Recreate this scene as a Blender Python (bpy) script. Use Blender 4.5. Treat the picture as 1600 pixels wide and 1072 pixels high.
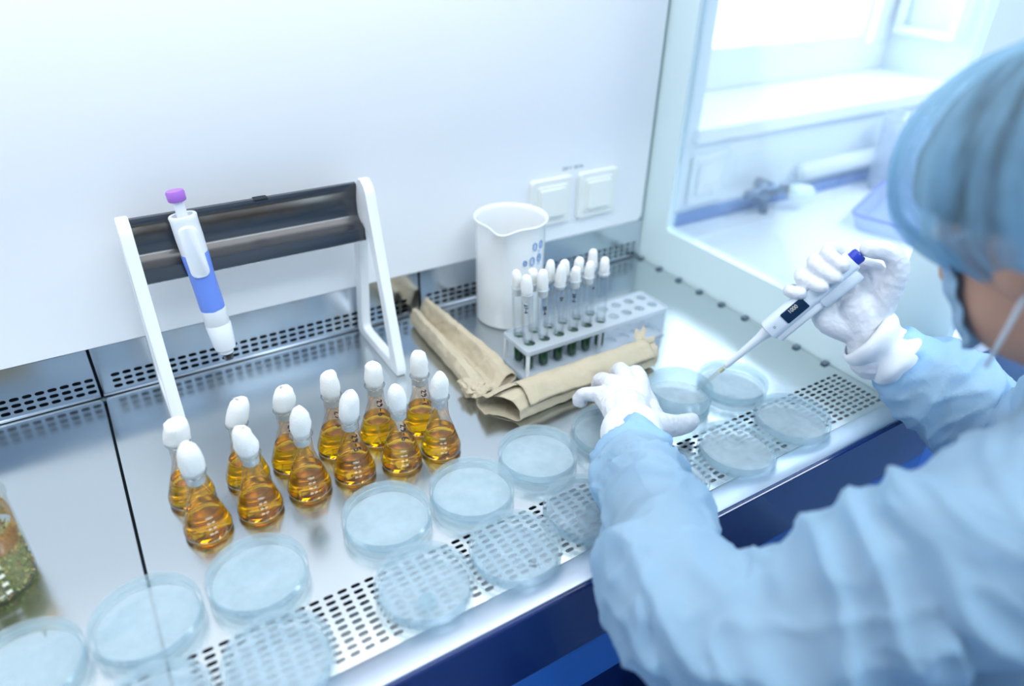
import bpy, bmesh, math, random
import numpy as np
from mathutils import Vector, Matrix, noise, Euler
from bpy_extras import object_utils
PI = math.pi
for o in list(bpy.data.objects): bpy.data.objects.remove(o)
scene = bpy.context.scene
C = scene.collection
random.seed(7)

# ------------------------------------------------------------------ camera, world, light, exposure
cam_data = bpy.data.cameras.new('camera'); cam = bpy.data.objects.new('camera', cam_data); C.objects.link(cam)
cam.matrix_world = Matrix(((0.8485, 0.2595, -0.4612, 0.0418), (-0.5286, 0.4584, -0.7145, -0.9759),
                           (0.0260, 0.8500, 0.5261, 0.6015), (0, 0, 0, 1)))
cam_data.sensor_width = 36; cam_data.lens = 25.127; cam_data.clip_start = 0.02
cam_data.dof.use_dof = True; cam_data.dof.focus_distance = 0.87; cam_data.dof.aperture_fstop = 1.8
scene.camera = cam
vs = scene.view_settings
vs.view_transform = 'Standard'; vs.look = 'None'; vs.gamma = 1; vs.use_curve_mapping = False
vs.exposure = 0.20
scene.cycles.max_bounces = 12; scene.cycles.transparent_max_bounces = 32
scene.cycles.transmission_bounces = 10; scene.cycles.glossy_bounces = 6; scene.cycles.diffuse_bounces = 5
scene.cycles.sample_clamp_indirect = 4

world = bpy.data.worlds.new('sky'); scene.world = world; world.use_nodes = True
bg = world.node_tree.nodes['Background']
bg.inputs[0].default_value = (0.75, 0.87, 1.0, 1); bg.inputs[1].default_value = 8.5

def area(name, loc, rot, sx, sy, power, color, spread=180):
    l = bpy.data.lights.new(name, 'AREA'); l.shape = 'RECTANGLE'; l.size = sx; l.size_y = sy
    l.energy = power; l.color = color; l.spread = math.radians(spread)
    o = bpy.data.objects.new(name, l); C.objects.link(o); o.location = loc; o.rotation_euler = rot
    return o
# cabinet lamp under the hood roof, ceiling panels of the room
area('cabinet_light', (0.0, -0.28, 0.742), (0, 0, 0), 1.7, 0.48, 5.5, (1.0, 0.99, 0.965))
area('ceiling_light_a', (0.6, -1.6, 1.86), (0, 0, 0), 1.2, 0.6, 29, (0.85, 0.955, 1.0))
area('ceiling_light_b', (2.3, -1.0, 1.86), (0, 0, 0), 1.2, 0.6, 27, (0.83, 0.945, 1.0))
pt = area('window_portal', (1.67, 0.34, 0.85), (-PI/2, 0, 0), 0.98, 1.1, 1, (1, 1, 1)); pt.data.cycles.is_portal = True

# ------------------------------------------------------------------ helpers
def nvec(p):
    p = Vector(p); return Vector((noise.noise(p), noise.noise(p+Vector((31.7, 4.2, 9.1))), noise.noise(p+Vector((-7.3, 55.1, 21.4)))))
def lin(h):
    if isinstance(h, str):
        h = h.lstrip('#'); c = [int(h[i:i+2], 16)/255 for i in (0, 2, 4)]
    else: c = h
    return tuple(x/12.92 if x <= .04045 else ((x+.055)/1.055)**2.4 for x in c)
def mat(name, col, rough=.5, metal=0, noise_amt=0, noise_scale=40, bump=0, bump_scale=200, spec=.5, sheen=0, coat=0, trans=0, ior=1.45, sss=0, stretch=None):
    m = bpy.data.materials.new(name); m.use_nodes = True; nt = m.node_tree; b = nt.nodes['Principled BSDF']
    c = lin(col); b.inputs['Base Color'].default_value = (*c, 1)
    b.inputs['Roughness'].default_value = rough; b.inputs['Metallic'].default_value = metal
    b.inputs['Specular IOR Level'].default_value = spec; b.inputs['Coat Weight'].default_value = coat
    b.inputs['Transmission Weight'].default_value = trans; b.inputs['IOR'].default_value = ior
    if sheen: b.inputs['Sheen Weight'].default_value = sheen
    if sss:
        b.inputs['Subsurface Weight'].default_value = sss; b.inputs['Subsurface Radius'].default_value = (.004, .004, .005)
        b.inputs['Subsurface Scale'].default_value = 1
    tc = nt.nodes.new('ShaderNodeTexCoord'); vec = tc.outputs['Object']
    if stretch:
        mp = nt.nodes.new('ShaderNodeMapping'); mp.inputs['Scale'].default_value = stretch
        nt.links.new(vec, mp.inputs[0]); vec = mp.outputs[0]
    if noise_amt:
        n = nt.nodes.new('ShaderNodeTexNoise'); n.inputs['Scale'].default_value = noise_scale; n.inputs['Detail'].default_value = 4
        nt.links.new(vec, n.inputs['Vector'])
        mx = nt.nodes.new('ShaderNodeMix'); mx.data_type = 'RGBA'
        mx.inputs[6].default_value = (*[v*(1-noise_amt) for v in c], 1); mx.inputs[7].default_value = (*[min(1, v*(1+noise_amt)) for v in c], 1)
        nt.links.new(n.outputs['Fac'], mx.inputs[0]); nt.links.new(mx.outputs[2], b.inputs['Base Color'])
    if bump:
        n2 = nt.nodes.new('ShaderNodeTexNoise'); n2.inputs['Scale'].default_value = bump_scale; n2.inputs['Detail'].default_value = 4
        nt.links.new(vec, n2.inputs['Vector'])
        bp = nt.nodes.new('ShaderNodeBump'); bp.inputs['Strength'].default_value = bump; bp.inputs['Distance'].default_value = .002
        nt.links.new(n2.outputs['Fac'], bp.inputs['Height']); nt.links.new(bp.outputs[0], b.inputs['Normal'])
    return m
def thin(name, tint, milk, milk_amt, gloss=.12, rough=.02, mottle=0, mscale=60):
    """thin clear sheet: transparent tint, some milky scatter, a fresnel gloss"""
    m = bpy.data.materials.new(name); m.use_nodes = True; nt = m.node_tree; nt.nodes.clear()
    N = nt.nodes.new; L = nt.links.new
    out = N('ShaderNodeOutputMaterial'); tr = N('ShaderNodeBsdfTransparent'); tr.inputs[0].default_value = (*tint, 1)
    df = N('ShaderNodeBsdfDiffuse'); df.inputs[0].default_value = (*lin(milk), 1)
    tl = N('ShaderNodeBsdfTranslucent'); tl.inputs[0].default_value = (*lin(milk), 1)
    gl = N('ShaderNodeBsdfGlossy'); gl.inputs['Roughness'].default_value = rough
    m1 = N('ShaderNodeMixShader'); m1.inputs[0].default_value = .5; L(df.outputs[0], m1.inputs[1]); L(tl.outputs[0], m1.inputs[2])
    m2 = N('ShaderNodeMixShader'); m2.inputs[0].default_value = milk_amt; L(tr.outputs[0], m2.inputs[1]); L(m1.outputs[0], m2.inputs[2])
    if mottle:
        tc = N('ShaderNodeTexCoord'); n = N('ShaderNodeTexNoise'); n.inputs['Scale'].default_value = mscale; n.inputs['Detail'].default_value = 5
        oi = N('ShaderNodeObjectInfo'); va = N('ShaderNodeVectorMath'); va.operation = 'ADD'
        L(tc.outputs['Object'], va.inputs[0]); L(oi.outputs['Random'], va.inputs[1]); L(va.outputs[0], n.inputs['Vector'])
        mr = N('ShaderNodeMapRange'); mr.inputs[1].default_value = .35; mr.inputs[2].default_value = .65
        mr.inputs[3].default_value = max(0, milk_amt-mottle); mr.inputs[4].default_value = min(1, milk_amt+mottle)
        L(n.outputs['Fac'], mr.inputs[0]); L(mr.outputs[0], m2.inputs[0])
    lw = N('ShaderNodeLayerWeight'); lw.inputs[0].default_value = .35
    mu = N('ShaderNodeMath'); mu.operation = 'MULTIPLY_ADD'; mu.inputs[1].default_value = .6; mu.inputs[2].default_value = gloss*.3
    L(lw.outputs['Fresnel'], mu.inputs[0]); 
    mn = N('ShaderNodeMath'); mn.operation = 'MULTIPLY'; mn.inputs[1].default_value = gloss/.12*.8; L(mu.outputs[0], mn.inputs[0])
    m3 = N('ShaderNodeMixShader'); L(mn.outputs[0], m3.inputs[0]); L(m2.outputs[0], m3.inputs[1]); L(gl.outputs[0], m3.inputs[2])
    L(m3.outputs[0], out.inputs[0])
    return m
def link(name, me, m=None, parent=None, smooth=False):
    o = bpy.data.objects.new(name, me); C.objects.link(o)
    if m: me.materials.append(m)
    if parent: o.parent = parent
    if smooth:
        for p in me.polygons: p.use_smooth = True
    return o
def pyd(name, v, f, m=None, parent=None, smooth=False):
    me = bpy.data.meshes.new(name); me.from_pydata([tuple(x) for x in v], [], f); me.update()
    return link(name, me, m, parent, smooth)
def bmo(name, bm, m=None, parent=None, smooth=False):
    bmesh.ops.recalc_face_normals(bm, faces=bm.faces)
    me = bpy.data.meshes.new(name); bm.to_mesh(me); bm.free()
    return link(name, me, m, parent, smooth)
def add_box(bm, x0, x1, y0, y1, z0, z1, bev=0, seg=2):
    r = bmesh.ops.create_cube(bm, size=1)['verts']
    for v in r: v.co = Vector(((x0+x1)/2+v.co.x*(x1-x0), (y0+y1)/2+v.co.y*(y1-y0), (z0+z1)/2+v.co.z*(z1-z0)))
    if bev:
        es = list({e for v in r for e in v.link_edges})
        bmesh.ops.bevel(bm, geom=es, offset=bev, segments=seg, affect='EDGES', profile=.5)
def box(name, x0, x1, y0, y1, z0, z1, m, parent=None, bev=0, seg=2):
    bm = bmesh.new(); add_box(bm, x0, x1, y0, y1, z0, z1, bev, seg); return bmo(name, bm, m, parent)
def tag(o, label=None, cat=None, group=None, kind=None):
    if label: o['label'] = label
    if cat: o['category'] = cat
    if group: o['group'] = group
    if kind: o['kind'] = kind
    return o
def empty(name, loc=(0, 0, 0), rot=(0, 0, 0), **k):
    o = bpy.data.objects.new(name, None); C.objects.link(o); o.location = loc; o.rotation_euler = rot; o.empty_display_size = .02
    return tag(o, **k)
def add_lathe(bm, prof, seg=32, c=(0, 0, 0), rfun=None):
    rings = []
    for (r, z) in prof:
        if r < 1e-6: rings.append([bm.verts.new((c[0], c[1], c[2]+z))]); continue
        ring = []
        for i in range(seg):
            a = 2*PI*i/seg; x, y, zz = r*math.cos(a), r*math.sin(a), z
            if rfun: x, y, zz = rfun(x, y, zz, a)
            ring.append(bm.verts.new((c[0]+x, c[1]+y, c[2]+zz)))
        rings.append(ring)
    for A, B in zip(rings, rings[1:]):
        if len(A) == 1 and len(B) == 1: continue
        for i in range(seg):
            j = (i+1) % seg
            if len(A) == 1: bm.faces.new((A[0], B[i], B[j]))
            elif len(B) == 1: bm.faces.new((A[i], A[j], B[0]))
            else: bm.faces.new((A[i], A[j], B[j], B[i]))
def lathe(name, prof, m, parent=None, seg=32, c=(0, 0, 0), rfun=None, smooth=True):
    bm = bmesh.new(); add_lathe(bm, prof, seg, c, rfun); o = bmo(name, bm, m, parent, smooth); return o
def autosmooth(o, ang=35):
    me = o.data
    bm = bmesh.new(); bm.from_mesh(me)
    for e in bm.edges: e.smooth = not (len(e.link_faces) == 2 and e.calc_face_angle(0) > math.radians(ang))
    for f in bm.faces: f.smooth = True
    bm.to_mesh(me); bm.free(); return o
def frame_of(d):
    d = d.normalized(); u = Vector((0, 0, 1)).cross(d)
    if u.length < 1e-3: u = Vector((1, 0, 0))
    u.normalize(); return u, d.cross(u).normalized()
def add_tube(bm, pts, rad, seg=8, cap=True):
    pts = [Vector(p) for p in pts]; n = len(pts)
    if not hasattr(rad, '__len__'): rad = [rad]*n
    rings = []; u = None
    for i, p in enumerate(pts):
        d = (pts[min(i+1, n-1)]-pts[max(i-1, 0)]).normalized()
        if u is None: u, w = frame_of(d)
        else:
            u = (u-d*u.dot(d)).normalized(); w = d.cross(u)
        rings.append([bm.verts.new(p+(u*math.cos(2*PI*k/seg)+w*math.sin(2*PI*k/seg))*rad[i]) for k in range(seg)])
    for A, B in zip(rings, rings[1:]):
        for k in range(seg): bm.faces.new((A[k], A[(k+1) % seg], B[(k+1) % seg], B[k]))
    if cap: bm.faces.new(rings[0][::-1]); bm.faces.new(rings[-1])
def copy_tree(o, parent=None):
    c = o.copy(); C.objects.link(c)
    if parent: c.parent = parent
    for ch in list(o.children): copy_tree(ch, c)
    return c
def perforated(name, us, vsx, holes, to3, m, parent, hu, hv, thick):
    """flat sheet with obround holes. us/vsx: sorted grid lines; holes: set of (i,j) cells punched"""
    bm = bmesh.new(); cache = {}
    def V(u, v):
        k = (round(u, 6), round(v, 6))
        if k not in cache: cache[k] = bm.verts.new(to3(u, v))
        return cache[k]
    for i in range(len(us)-1):
        for j in range(len(vsx)-1):
            a, b, c, d = us[i], us[i+1], vsx[j], vsx[j+1]
            if (i, j) not in holes: bm.faces.new((V(a, c), V(b, c), V(b, d), V(a, d))); continue
            cu, cv = (a+b)/2, (c+d)/2; r = hv/2; s = hu/2-r
            def arc(sgn, a0, a1): return [(cu+sgn*s+r*math.cos(t), cv+r*math.sin(t)) for t in np.linspace(a0, a1, 5)]
            right = arc(1, -PI/2, PI/2); left = arc(-1, PI/2, 3*PI/2)
            R = [V(*p) for p in right]; Lf = [V(*p) for p in left]
            BL, BR, TR, TL = V(a, c), V(b, c), V(b, d), V(a, d)
            bm.faces.new([BL, BR, R[0], Lf[-1]]); bm.faces.new([TR, TL, Lf[0], R[-1]])
            bm.faces.new([BR, TR]+R[::-1]); bm.faces.new([TL, BL]+Lf[::-1])
    me = bpy.data.meshes.new(name); bmesh.ops.recalc_face_normals(bm, faces=bm.faces); bm.to_mesh(me); bm.free()
    o = link(name, me, m, parent)
    md = o.modifiers.new('thickness', 'SOLIDIFY'); md.thickness = thick; md.offset = -1
    return o
# handwriting / printing by pen strokes (unit box 0..1 wide, 0..1.6 high)
GL = {'0': [[(.5, 0), (.1, .3), (.1, 1.3), (.5, 1.6), (.9, 1.3), (.9, .3), (.5, 0)]],
      '1': [[(.2, 1.2), (.6, 1.6), (.6, 0)]], '2': [[(.1, 1.3), (.5, 1.6), (.9, 1.2), (.1, 0), (.95, 0)]],
      '3': [[(.1, 1.5), (.8, 1.5), (.4, .9), (.9, .6), (.8, .1), (.1, 0)]], '4': [[(.7, 0), (.7, 1.6), (.1, .6), (.95, .6)]],
      '5': [[(.9, 1.6), (.2, 1.6), (.15, .9), (.8, .9), (.85, .2), (.1, 0)]], '6': [[(.8, 1.6), (.2, .9), (.1, .2), (.6, 0), (.9, .4), (.6, .8), (.15, .6)]],
      '7': [[(.1, 1.6), (.9, 1.6), (.4, 0)], [(.3, .8), (.8, .8)]], '8': [[(.5, .85), (.15, 1.2), (.5, 1.6), (.85, 1.2), (.5, .85), (.1, .4), (.5, 0), (.9, .4), (.5, .85)]],
      '9': [[(.85, 1.1), (.4, .9), (.15, 1.3), (.5, 1.6), (.85, 1.2), (.8, .4), (.3, 0)]], '-': [[(.1, .7), (.9, .7)]], '.': [[(.4, 0), (.5, .1)]], ' ': [],
      'm': [[(0, 0), (0, .9), (.4, .8), (.45, 0)], [(.45, .8), (.85, .8), (.95, 0)]], 'l': [[(.3, 1.6), (.3, 0), (.6, 0)]]}
def strokes(name, text, h, fmap, m, parent, w=.0005, jit=0, seed=0, lead=1.25):
    """fmap(u, v) -> 3-D point and normal offset already applied"""
    rnd = random.Random(seed); bm = bmesh.new(); x = 0; s = h/1.6
    for ch in text:
        for pl in GL[ch]:
            P = []
            for (a, b), (c, d) in zip(pl, pl[1:]):
                for t in (0, .5): P.append((a+(c-a)*t, b+(d-b)*t))
            P.append(pl[-1])
            P = [fmap((x+a+rnd.uniform(-jit, jit))*s, (b+rnd.uniform(-jit, jit))*s) for a, b in P]
            add_tube(bm, P, w/2, 5)
        x += lead
    return bmo(name, bm, m, parent)
def text_obj(name, body, size, m, parent, matrix, extrude=.0002, align='CENTER', sx=1):
    cu = bpy.data.curves.new(name, 'FONT'); cu.body = body; cu.size = size; cu.extrude = extrude; cu.align_x = align; cu.align_y = 'CENTER'
    t = bpy.data.objects.new('tmp', cu); C.objects.link(t); bpy.context.view_layer.update()
    me = bpy.data.meshes.new_from_object(t.evaluated_get(bpy.context.evaluated_depsgraph_get()))
    bpy.data.objects.remove(t); me.transform(Matrix.Diagonal((sx, 1, 1, 1)))
    me.transform(matrix); me.materials.clear()
    return link(name, me, m, parent)

# ------------------------------------------------------------------ materials
def crumple(m, scales, stretch=(1, 1, 1)):
    """creased-sheet bump: facets of warped cells, added under the material's own fine bump"""
    nt = m.node_tree; N = nt.nodes.new; L = nt.links.new
    tgt = [n for n in nt.nodes if n.type == 'BSDF_PRINCIPLED'][0]
    tc = N('ShaderNodeTexCoord'); mp = N('ShaderNodeMapping'); mp.inputs['Scale'].default_value = stretch; L(tc.outputs['Object'], mp.inputs[0])
    ns = N('ShaderNodeTexNoise'); ns.inputs['Scale'].default_value = scales[0][0]*.5; ns.inputs['Detail'].default_value = 2; L(mp.outputs[0], ns.inputs['Vector'])
    sc = N('ShaderNodeVectorMath'); sc.operation = 'SCALE'; sc.inputs['Scale'].default_value = 1.2/scales[0][0]; L(ns.outputs['Color'], sc.inputs[0])
    ad = N('ShaderNodeVectorMath'); ad.operation = 'ADD'; L(mp.outputs[0], ad.inputs[0]); L(sc.outputs[0], ad.inputs[1])
    prev = tgt.inputs['Normal'].links[0].from_socket if tgt.inputs['Normal'].links else None
    for s_, d_ in scales:
        v = N('ShaderNodeTexVoronoi'); v.inputs['Scale'].default_value = s_; L(ad.outputs[0], v.inputs['Vector'])
        b = N('ShaderNodeBump'); b.inputs['Strength'].default_value = 1; b.inputs['Distance'].default_value = d_; L(v.outputs['Distance'], b.inputs['Height'])
        if prev: L(prev, b.inputs['Normal'])
        prev = b.outputs[0]
    L(prev, tgt.inputs['Normal'])
    for n in nt.nodes:
        if n.type == 'BSDF_TRANSLUCENT': L(prev, n.inputs['Normal'])
    return m
def steel_mat(name, rough, col=(.80, .83, .87), brush=(3, 90, 90), var=.05):
    m = bpy.data.materials.new(name); m.use_nodes = True; nt = m.node_tree; b = nt.nodes['Principled BSDF']
    b.inputs['Metallic'].default_value = 1; b.inputs['Base Color'].default_value = (*lin(col), 1)
    tc = nt.nodes.new('ShaderNodeTexCoord')
    n = nt.nodes.new('ShaderNodeTexNoise'); n.inputs['Scale'].default_value = 9; n.inputs['Detail'].default_value = 6
    nt.links.new(tc.outputs['Object'], n.inputs['Vector'])
    mr = nt.nodes.new('ShaderNodeMapRange'); mr.inputs[1].default_value = .3; mr.inputs[2].default_value = .7
    mr.inputs[3].default_value = rough-var; mr.inputs[4].default_value = rough+var
    nt.links.new(n.outputs['Fac'], mr.inputs[0]); nt.links.new(mr.outputs[0], b.inputs['Roughness'])
    mp = nt.nodes.new('ShaderNodeMapping'); mp.inputs['Scale'].default_value = brush; nt.links.new(tc.outputs['Object'], mp.inputs[0])
    n2 = nt.nodes.new('ShaderNodeTexNoise'); n2.inputs['Scale'].default_value = 3; n2.inputs['Detail'].default_value = 5
    nt.links.new(mp.outputs[0], n2.inputs['Vector'])
    bp = nt.nodes.new('ShaderNodeBump'); bp.inputs['Strength'].default_value = .02; bp.inputs['Distance'].default_value = .001
    nt.links.new(n2.outputs['Fac'], bp.inputs['Height']); nt.links.new(bp.outputs[0], b.inputs['Normal'])
    return m
M_steel = steel_mat('brushed_steel', .19, (.83,.85,.855))
M_steel_back = steel_mat('smooth_steel', .17, (.84, .87, .90), var=.03)
M_rim = steel_mat('satin_rim_steel', .34, (.77, .81, .86))
M_white = mat('white_enamel', '#f1f5fa', .35, noise_amt=.015, noise_scale=3)
M_side = mat('pale_aqua_enamel', '#d9ecf0', .3, noise_amt=.02, noise_scale=3)
M_wall = mat('wall_paint', '#e6eef3', .6, noise_amt=.02, noise_scale=5)
M_dark = mat('dark_gap', '#15202c', .7, noise_amt=.1)
M_navy = mat('navy_gloss_panel', '#0f2a66', .12, noise_amt=.05, noise_scale=4, coat=.3)
M_blue = mat('blue_painted_panel', '#2f6fc0', .35, noise_amt=.03, noise_scale=4)
M_plastic = mat('white_plastic', '#eef2f6', .35, noise_amt=.01)
M_socket = mat('socket_plastic', '#edf1ee', .3, noise_amt=.01)
M_black = mat('black_plastic', '#141824', .26, noise_amt=.1, bump=.03, coat=1.0, spec=.9)
M_black.node_tree.nodes['Principled BSDF'].inputs['Coat Roughness'].default_value = .2
M_porc = mat('porcelain', '#eef1f3', .12, noise_amt=.01, noise_scale=8, coat=.5)
M_ink = mat('ink_black', '#1b1d3a', .5, noise_amt=.1)
M_inkblue = mat('ink_blue', '#1277c4', .4, noise_amt=.1)
M_grad = mat('white_graduation', '#f3efe0', .5, noise_amt=.02)
M_cotton = mat('cotton', '#ececea', .95, noise_amt=.02, bump=.5, bump_scale=700, sheen=.3, spec=.1)
M_kraft = mat('kraft_paper', '#beb29b', .75, noise_amt=.10, noise_scale=30, bump=.35, bump_scale=160, spec=.2)
crumple(M_kraft, [(24, .006), (70, .0015)])
M_glass = thin('thin_glass', (.97, .985, .99), '#e8f4f8', .02, .13)
M_dish = thin('dish_glass', (.95, .985, .995), '#cbe5f0', .28, .06, rough=.06)
M_lid = thin('dish_lid_glass', (.95, .985, .995), '#dfedf4', .17, .06, rough=.08, mottle=.06, mscale=40)
M_agar = thin('agar', (.97, .98, .99), '#ecf4f9', .55, .03, rough=.3, mottle=.14, mscale=28)
M_agar_half = thin('agar_half', (.96, .975, .99), '#e6eff7', .46, .03, rough=.3, mottle=.12, mscale=40)
M_agar_clear = thin('agar_clear', (.96, .975, .99), '#dfe9f4', .26, .03, rough=.3, mottle=.10, mscale=40)
M_rack = thin('frosted_plastic', (.9, .95, 1), '#f6f9fc', .50, .08, rough=.25)
def liquid(name, col, dens):
    m = bpy.data.materials.new(name); m.use_nodes = True; nt = m.node_tree; nt.nodes.clear()
    out = nt.nodes.new('ShaderNodeOutputMaterial'); g = nt.nodes.new('ShaderNodeBsdfGlass'); g.inputs['IOR'].default_value = 1.34
    g.inputs['Roughness'].default_value = 0
    va = nt.nodes.new('ShaderNodeVolumeAbsorption'); va.inputs[0].default_value = (*col, 1); va.inputs[1].default_value = dens
    nt.links.new(g.outputs[0], out.inputs[0]); nt.links.new(va.outputs[0], out.inputs[1]); return m
M_amber = liquid('amber_broth', (.994, .87, .0), 110)
M_green = mat('green_dye', '#0a4a1e', .08, noise_amt=.1, coat=.3)

# ------------------------------------------------------------------ the room
S = lambda o: tag(o, kind='structure')
FZ, CZ = -0.82, 1.9
S(box('floor', -2.2, 3.6, -3.4, 0.6, FZ-.05, FZ, mat('floor_vinyl', '#6385b4', .4, noise_amt=.08, noise_scale=6)))
S(box('ceiling', -2.2, 3.6, -3.4, 0.6, CZ, CZ+.05, M_wall))
S(box('wall_left', -2.25, -2.2, -3.4, 0.6, FZ, CZ, M_wall))
S(box('wall_right', 3.6, 3.65, -3.4, 0.6, FZ, CZ, M_wall))
S(box('wall_front', -2.2, 3.6, -3.45, -3.4, FZ, CZ, M_wall))
WX0, WX1, WZ0, WZ1, WY = 1.178, 2.16, 0.208, 1.45, 0.30
bm = bmesh.new()
add_box(bm, -2.2, WX0, .09, .5, FZ, CZ); add_box(bm, WX1, 3.6, .09, .5, FZ, CZ)
add_box(bm, WX0, WX1, .09, .5, FZ, WZ0-.02); add_box(bm, WX0, WX1, .09, .5, WZ1, CZ)
S(bmo('wall_back', bm, M_wall))
M_sill = mat('sill_white', '#f5f8fb', .25, noise_amt=.01)
S(box('trim_1', WX0-.012, WX1+.01, .075, .345, WZ0-.032, WZ0, M_sill, bev=.006))
win = S(empty('window_1', (0, 0, 0)))
def win_frame(name, x0, x1, z0, z1, y, w, m, parent, d=.03):
    bm = bmesh.new(); add_box(bm, x0, x1, y-d, y+d, z0, z0+w, .004); add_box(bm, x0, x1, y-d, y+d, z1-w, z1, .004)
    add_box(bm, x0, x0+w, y-d, y+d, z0+w, z1-w, .004); add_box(bm, x1-w, x1, y-d, y+d, z0+w, z1-w, .004)
    return bmo(name, bm, m, parent)
win_frame('window_frame', WX0, WX1, WZ0, WZ1, .365, .075, M_plastic, win)
fr2 = win_frame('sash_frame', WX0+.07, WX1-.10, WZ0+.07, WZ1-.07, .355, .03, M_plastic, win, .02)
box('window_pane', WX0+.1, WX1-.13, .352, .356, WZ0+.1, WZ1-.1, M_glass, win)
# casement leaf swung inward on the right reveal
leaf = win_frame('casement_leaf', 0, .19, 0, .9, 0, .02, M_plastic, win, .012)
leaf.location = (2.145, .315, .31); leaf.rotation_euler = (0, 0, math.radians(-95))
S(box('baseboard_back', 1.0, 3.6, .078, .09, -.02, .024, mat('blue_skirting', '#7f9fd6', .5, noise_amt=.03)))

# side table beyond the cabinet
tb = empty('side_table', (1.75, -.2, FZ), label='long white worktop table behind the cabinet side glass, under the window', cat='table')
box('table_top', -.72, 1.0, -.34, .277, .79, .82, mat('table_white', '#f2f6fd', .4, noise_amt=.01), tb, bev=.003)
for sx in (-.68, .94):
    for sy in (-.3, .22): box('leg', sx, sx+.04, sy, sy+.04, 0, .79, M_plastic, tb)
# radiator valve and pipe on the wall
vl = empty('radiator_valve', (1.40, .02, .055), label='metal pipe valve with a round white knob on the wall under the window', cat='valve')
M_chrome = mat('valve_metal', '#7f93ad', .3, metal=.8, noise_amt=.05)
bm = bmesh.new(); add_tube(bm, [(-.09, .02, .0), (0, .02, .0), (.0, .02, .0), (.05, .02, -.01)], .011, 16); add_tube(bm, [(-.045, .02, .022), (-.045, .02, -.022)], .014, 16)
add_tube(bm, [(0, .07, 0), (0, .01, 0)], .013, 16); add_tube(bm, [(-.02, .02, -.01), (-.02, .02, -.055)], .009, 16)
bmo('valve_body', bm, M_chrome, vl, True)
bm = bmesh.new(); add_tube(bm, [(.04, .01, -.008), (.055, .0, -.01), (.085, -.012, -.014), (.095, -.016, -.015)], [.014, .019, .019, .012], 20); bmo('knob', bm, mat('knob_cream', '#e3efe8', .4, noise_amt=.02), vl, True)
pp = empty('wall_pipe', (1.5, .055, .075), label='white horizontal heating pipe running along the wall right of the valve', cat='pipe')
bm = bmesh.new(); add_tube(bm, [(0, 0, 0), (1.3, 0, .0)], .02, 20); bmo('pipe', bm, M_plastic, pp, True)
bm = bmesh.new(); add_tube(bm, [(.5, 0, 0), (.5, .035, 0)], .008, 10); bmo('bracket', bm, M_plastic, pp, True)
# recessed outlet plate on the wall
op = empty('outlet_plate', (1.225, .082, .095), label='flat rectangular cover plate on the wall below the window sill, left of the valve', cat='cover plate')
box('plate', -.055, .055, 0, .008, -.055, .055, M_wall, op, bev=.004); box('inner_plate', -.035, .035, -.004, 0, -.035, .035, M_plastic, op, bev=.003)
# clear jug and plastic tray on the side table, mostly behind the head
jug = empty('plastic_jug', (1.80, .0, 0), label='tall translucent white jug on the side table, next to the cap', cat='jug')
def jrf(x, y, z, a):
    f = math.exp(-((a-PI)/.35)**2)*max(0, (z-.12)/.06)*.016 if a > 0 else 0
    return x*(1+f/.05*1), y, z
lathe('jug_body', [(.0, .002), (.05, .002), (.054, .01), (.058, .18), (.061, .185), (.056, .18), (.050, .012), (0, .008)], thin('jug_plastic', (.92, .95, 1), '#eaf1fb', .5, .1, .1), jug, 40, rfun=jrf)
bm = bmesh.new(); add_tube(bm, [(.054, 0, .155), (.095, 0, .15), (.1, 0, .09), (.054, 0, .05)], .007, 10); bmo('jug_handle', bm, M_plastic, jug, True)
tr = empty('plastic_tray', (1.665, -.215, 0), (0, 0, math.radians(20)), label='shallow translucent tray with a violet rim on the side table', cat='tray')
bm = bmesh.new()
def rrect(w, d, r, z, n=6):
    P = []
    for cx, cy, a0 in ((w/2-r, d/2-r, 0), (-w/2+r, d/2-r, PI/2), (-w/2+r, -d/2+r, PI), (w/2-r, -d/2+r, 1.5*PI)):
        for k in range(n+1): P.append((cx+r*math.cos(a0+k/n*PI/2), cy+r*math.sin(a0+k/n*PI/2), z))
    return P
def loft(bm, rings, cap0=True, cap1=False):
    R = [[bm.verts.new(p) for p in r] for r in rings]; n = len(R[0])
    for A, B in zip(R, R[1:]):
        for k in range(n): bm.faces.new((A[k], A[(k+1) % n], B[(k+1) % n], B[k]))
    if cap0: bm.faces.new(R[0][::-1])
    if cap1: bm.faces.new(R[-1])
loft(bm, [rrect(.28, .30, .03, .001), rrect(.30, .32, .03, .035), rrect(.29, .31, .027, .035), rrect(.27, .29, .026, .004)], True, True)
bmo('tray_body', bm, thin('tray_plastic', (.9, .94, 1), '#dbe6fb', .6, .1, .1), tr)
bm = bmesh.new(); P = rrect(.30, .32, .03, .036); add_tube(bm, P+[P[0]], .0035, 8, False); bmo('tray_rim', bm, mat('violet_rim', '#7f8fe0', .4, noise_amt=.03), tr, True)

# ------------------------------------------------------------------ the cabinet
W = .968; YF = -.567; YO = -.605; H0 = .0785
cab = empty('laminar_flow_cabinet', (0, -.25, FZ), label='white laminar flow cabinet with a navy front edge and clear side panel', cat='laminar flow cabinet')
def cpart(f, name, *a, **k):
    o = f(name, *a, parent=cab, **k); o.matrix_parent_inverse = Matrix.Translation((0, .25, -FZ)); return o
def inv(o): o.matrix_parent_inverse = Matrix.Translation((0, .25, -FZ)); return o
XL = -.98
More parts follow.
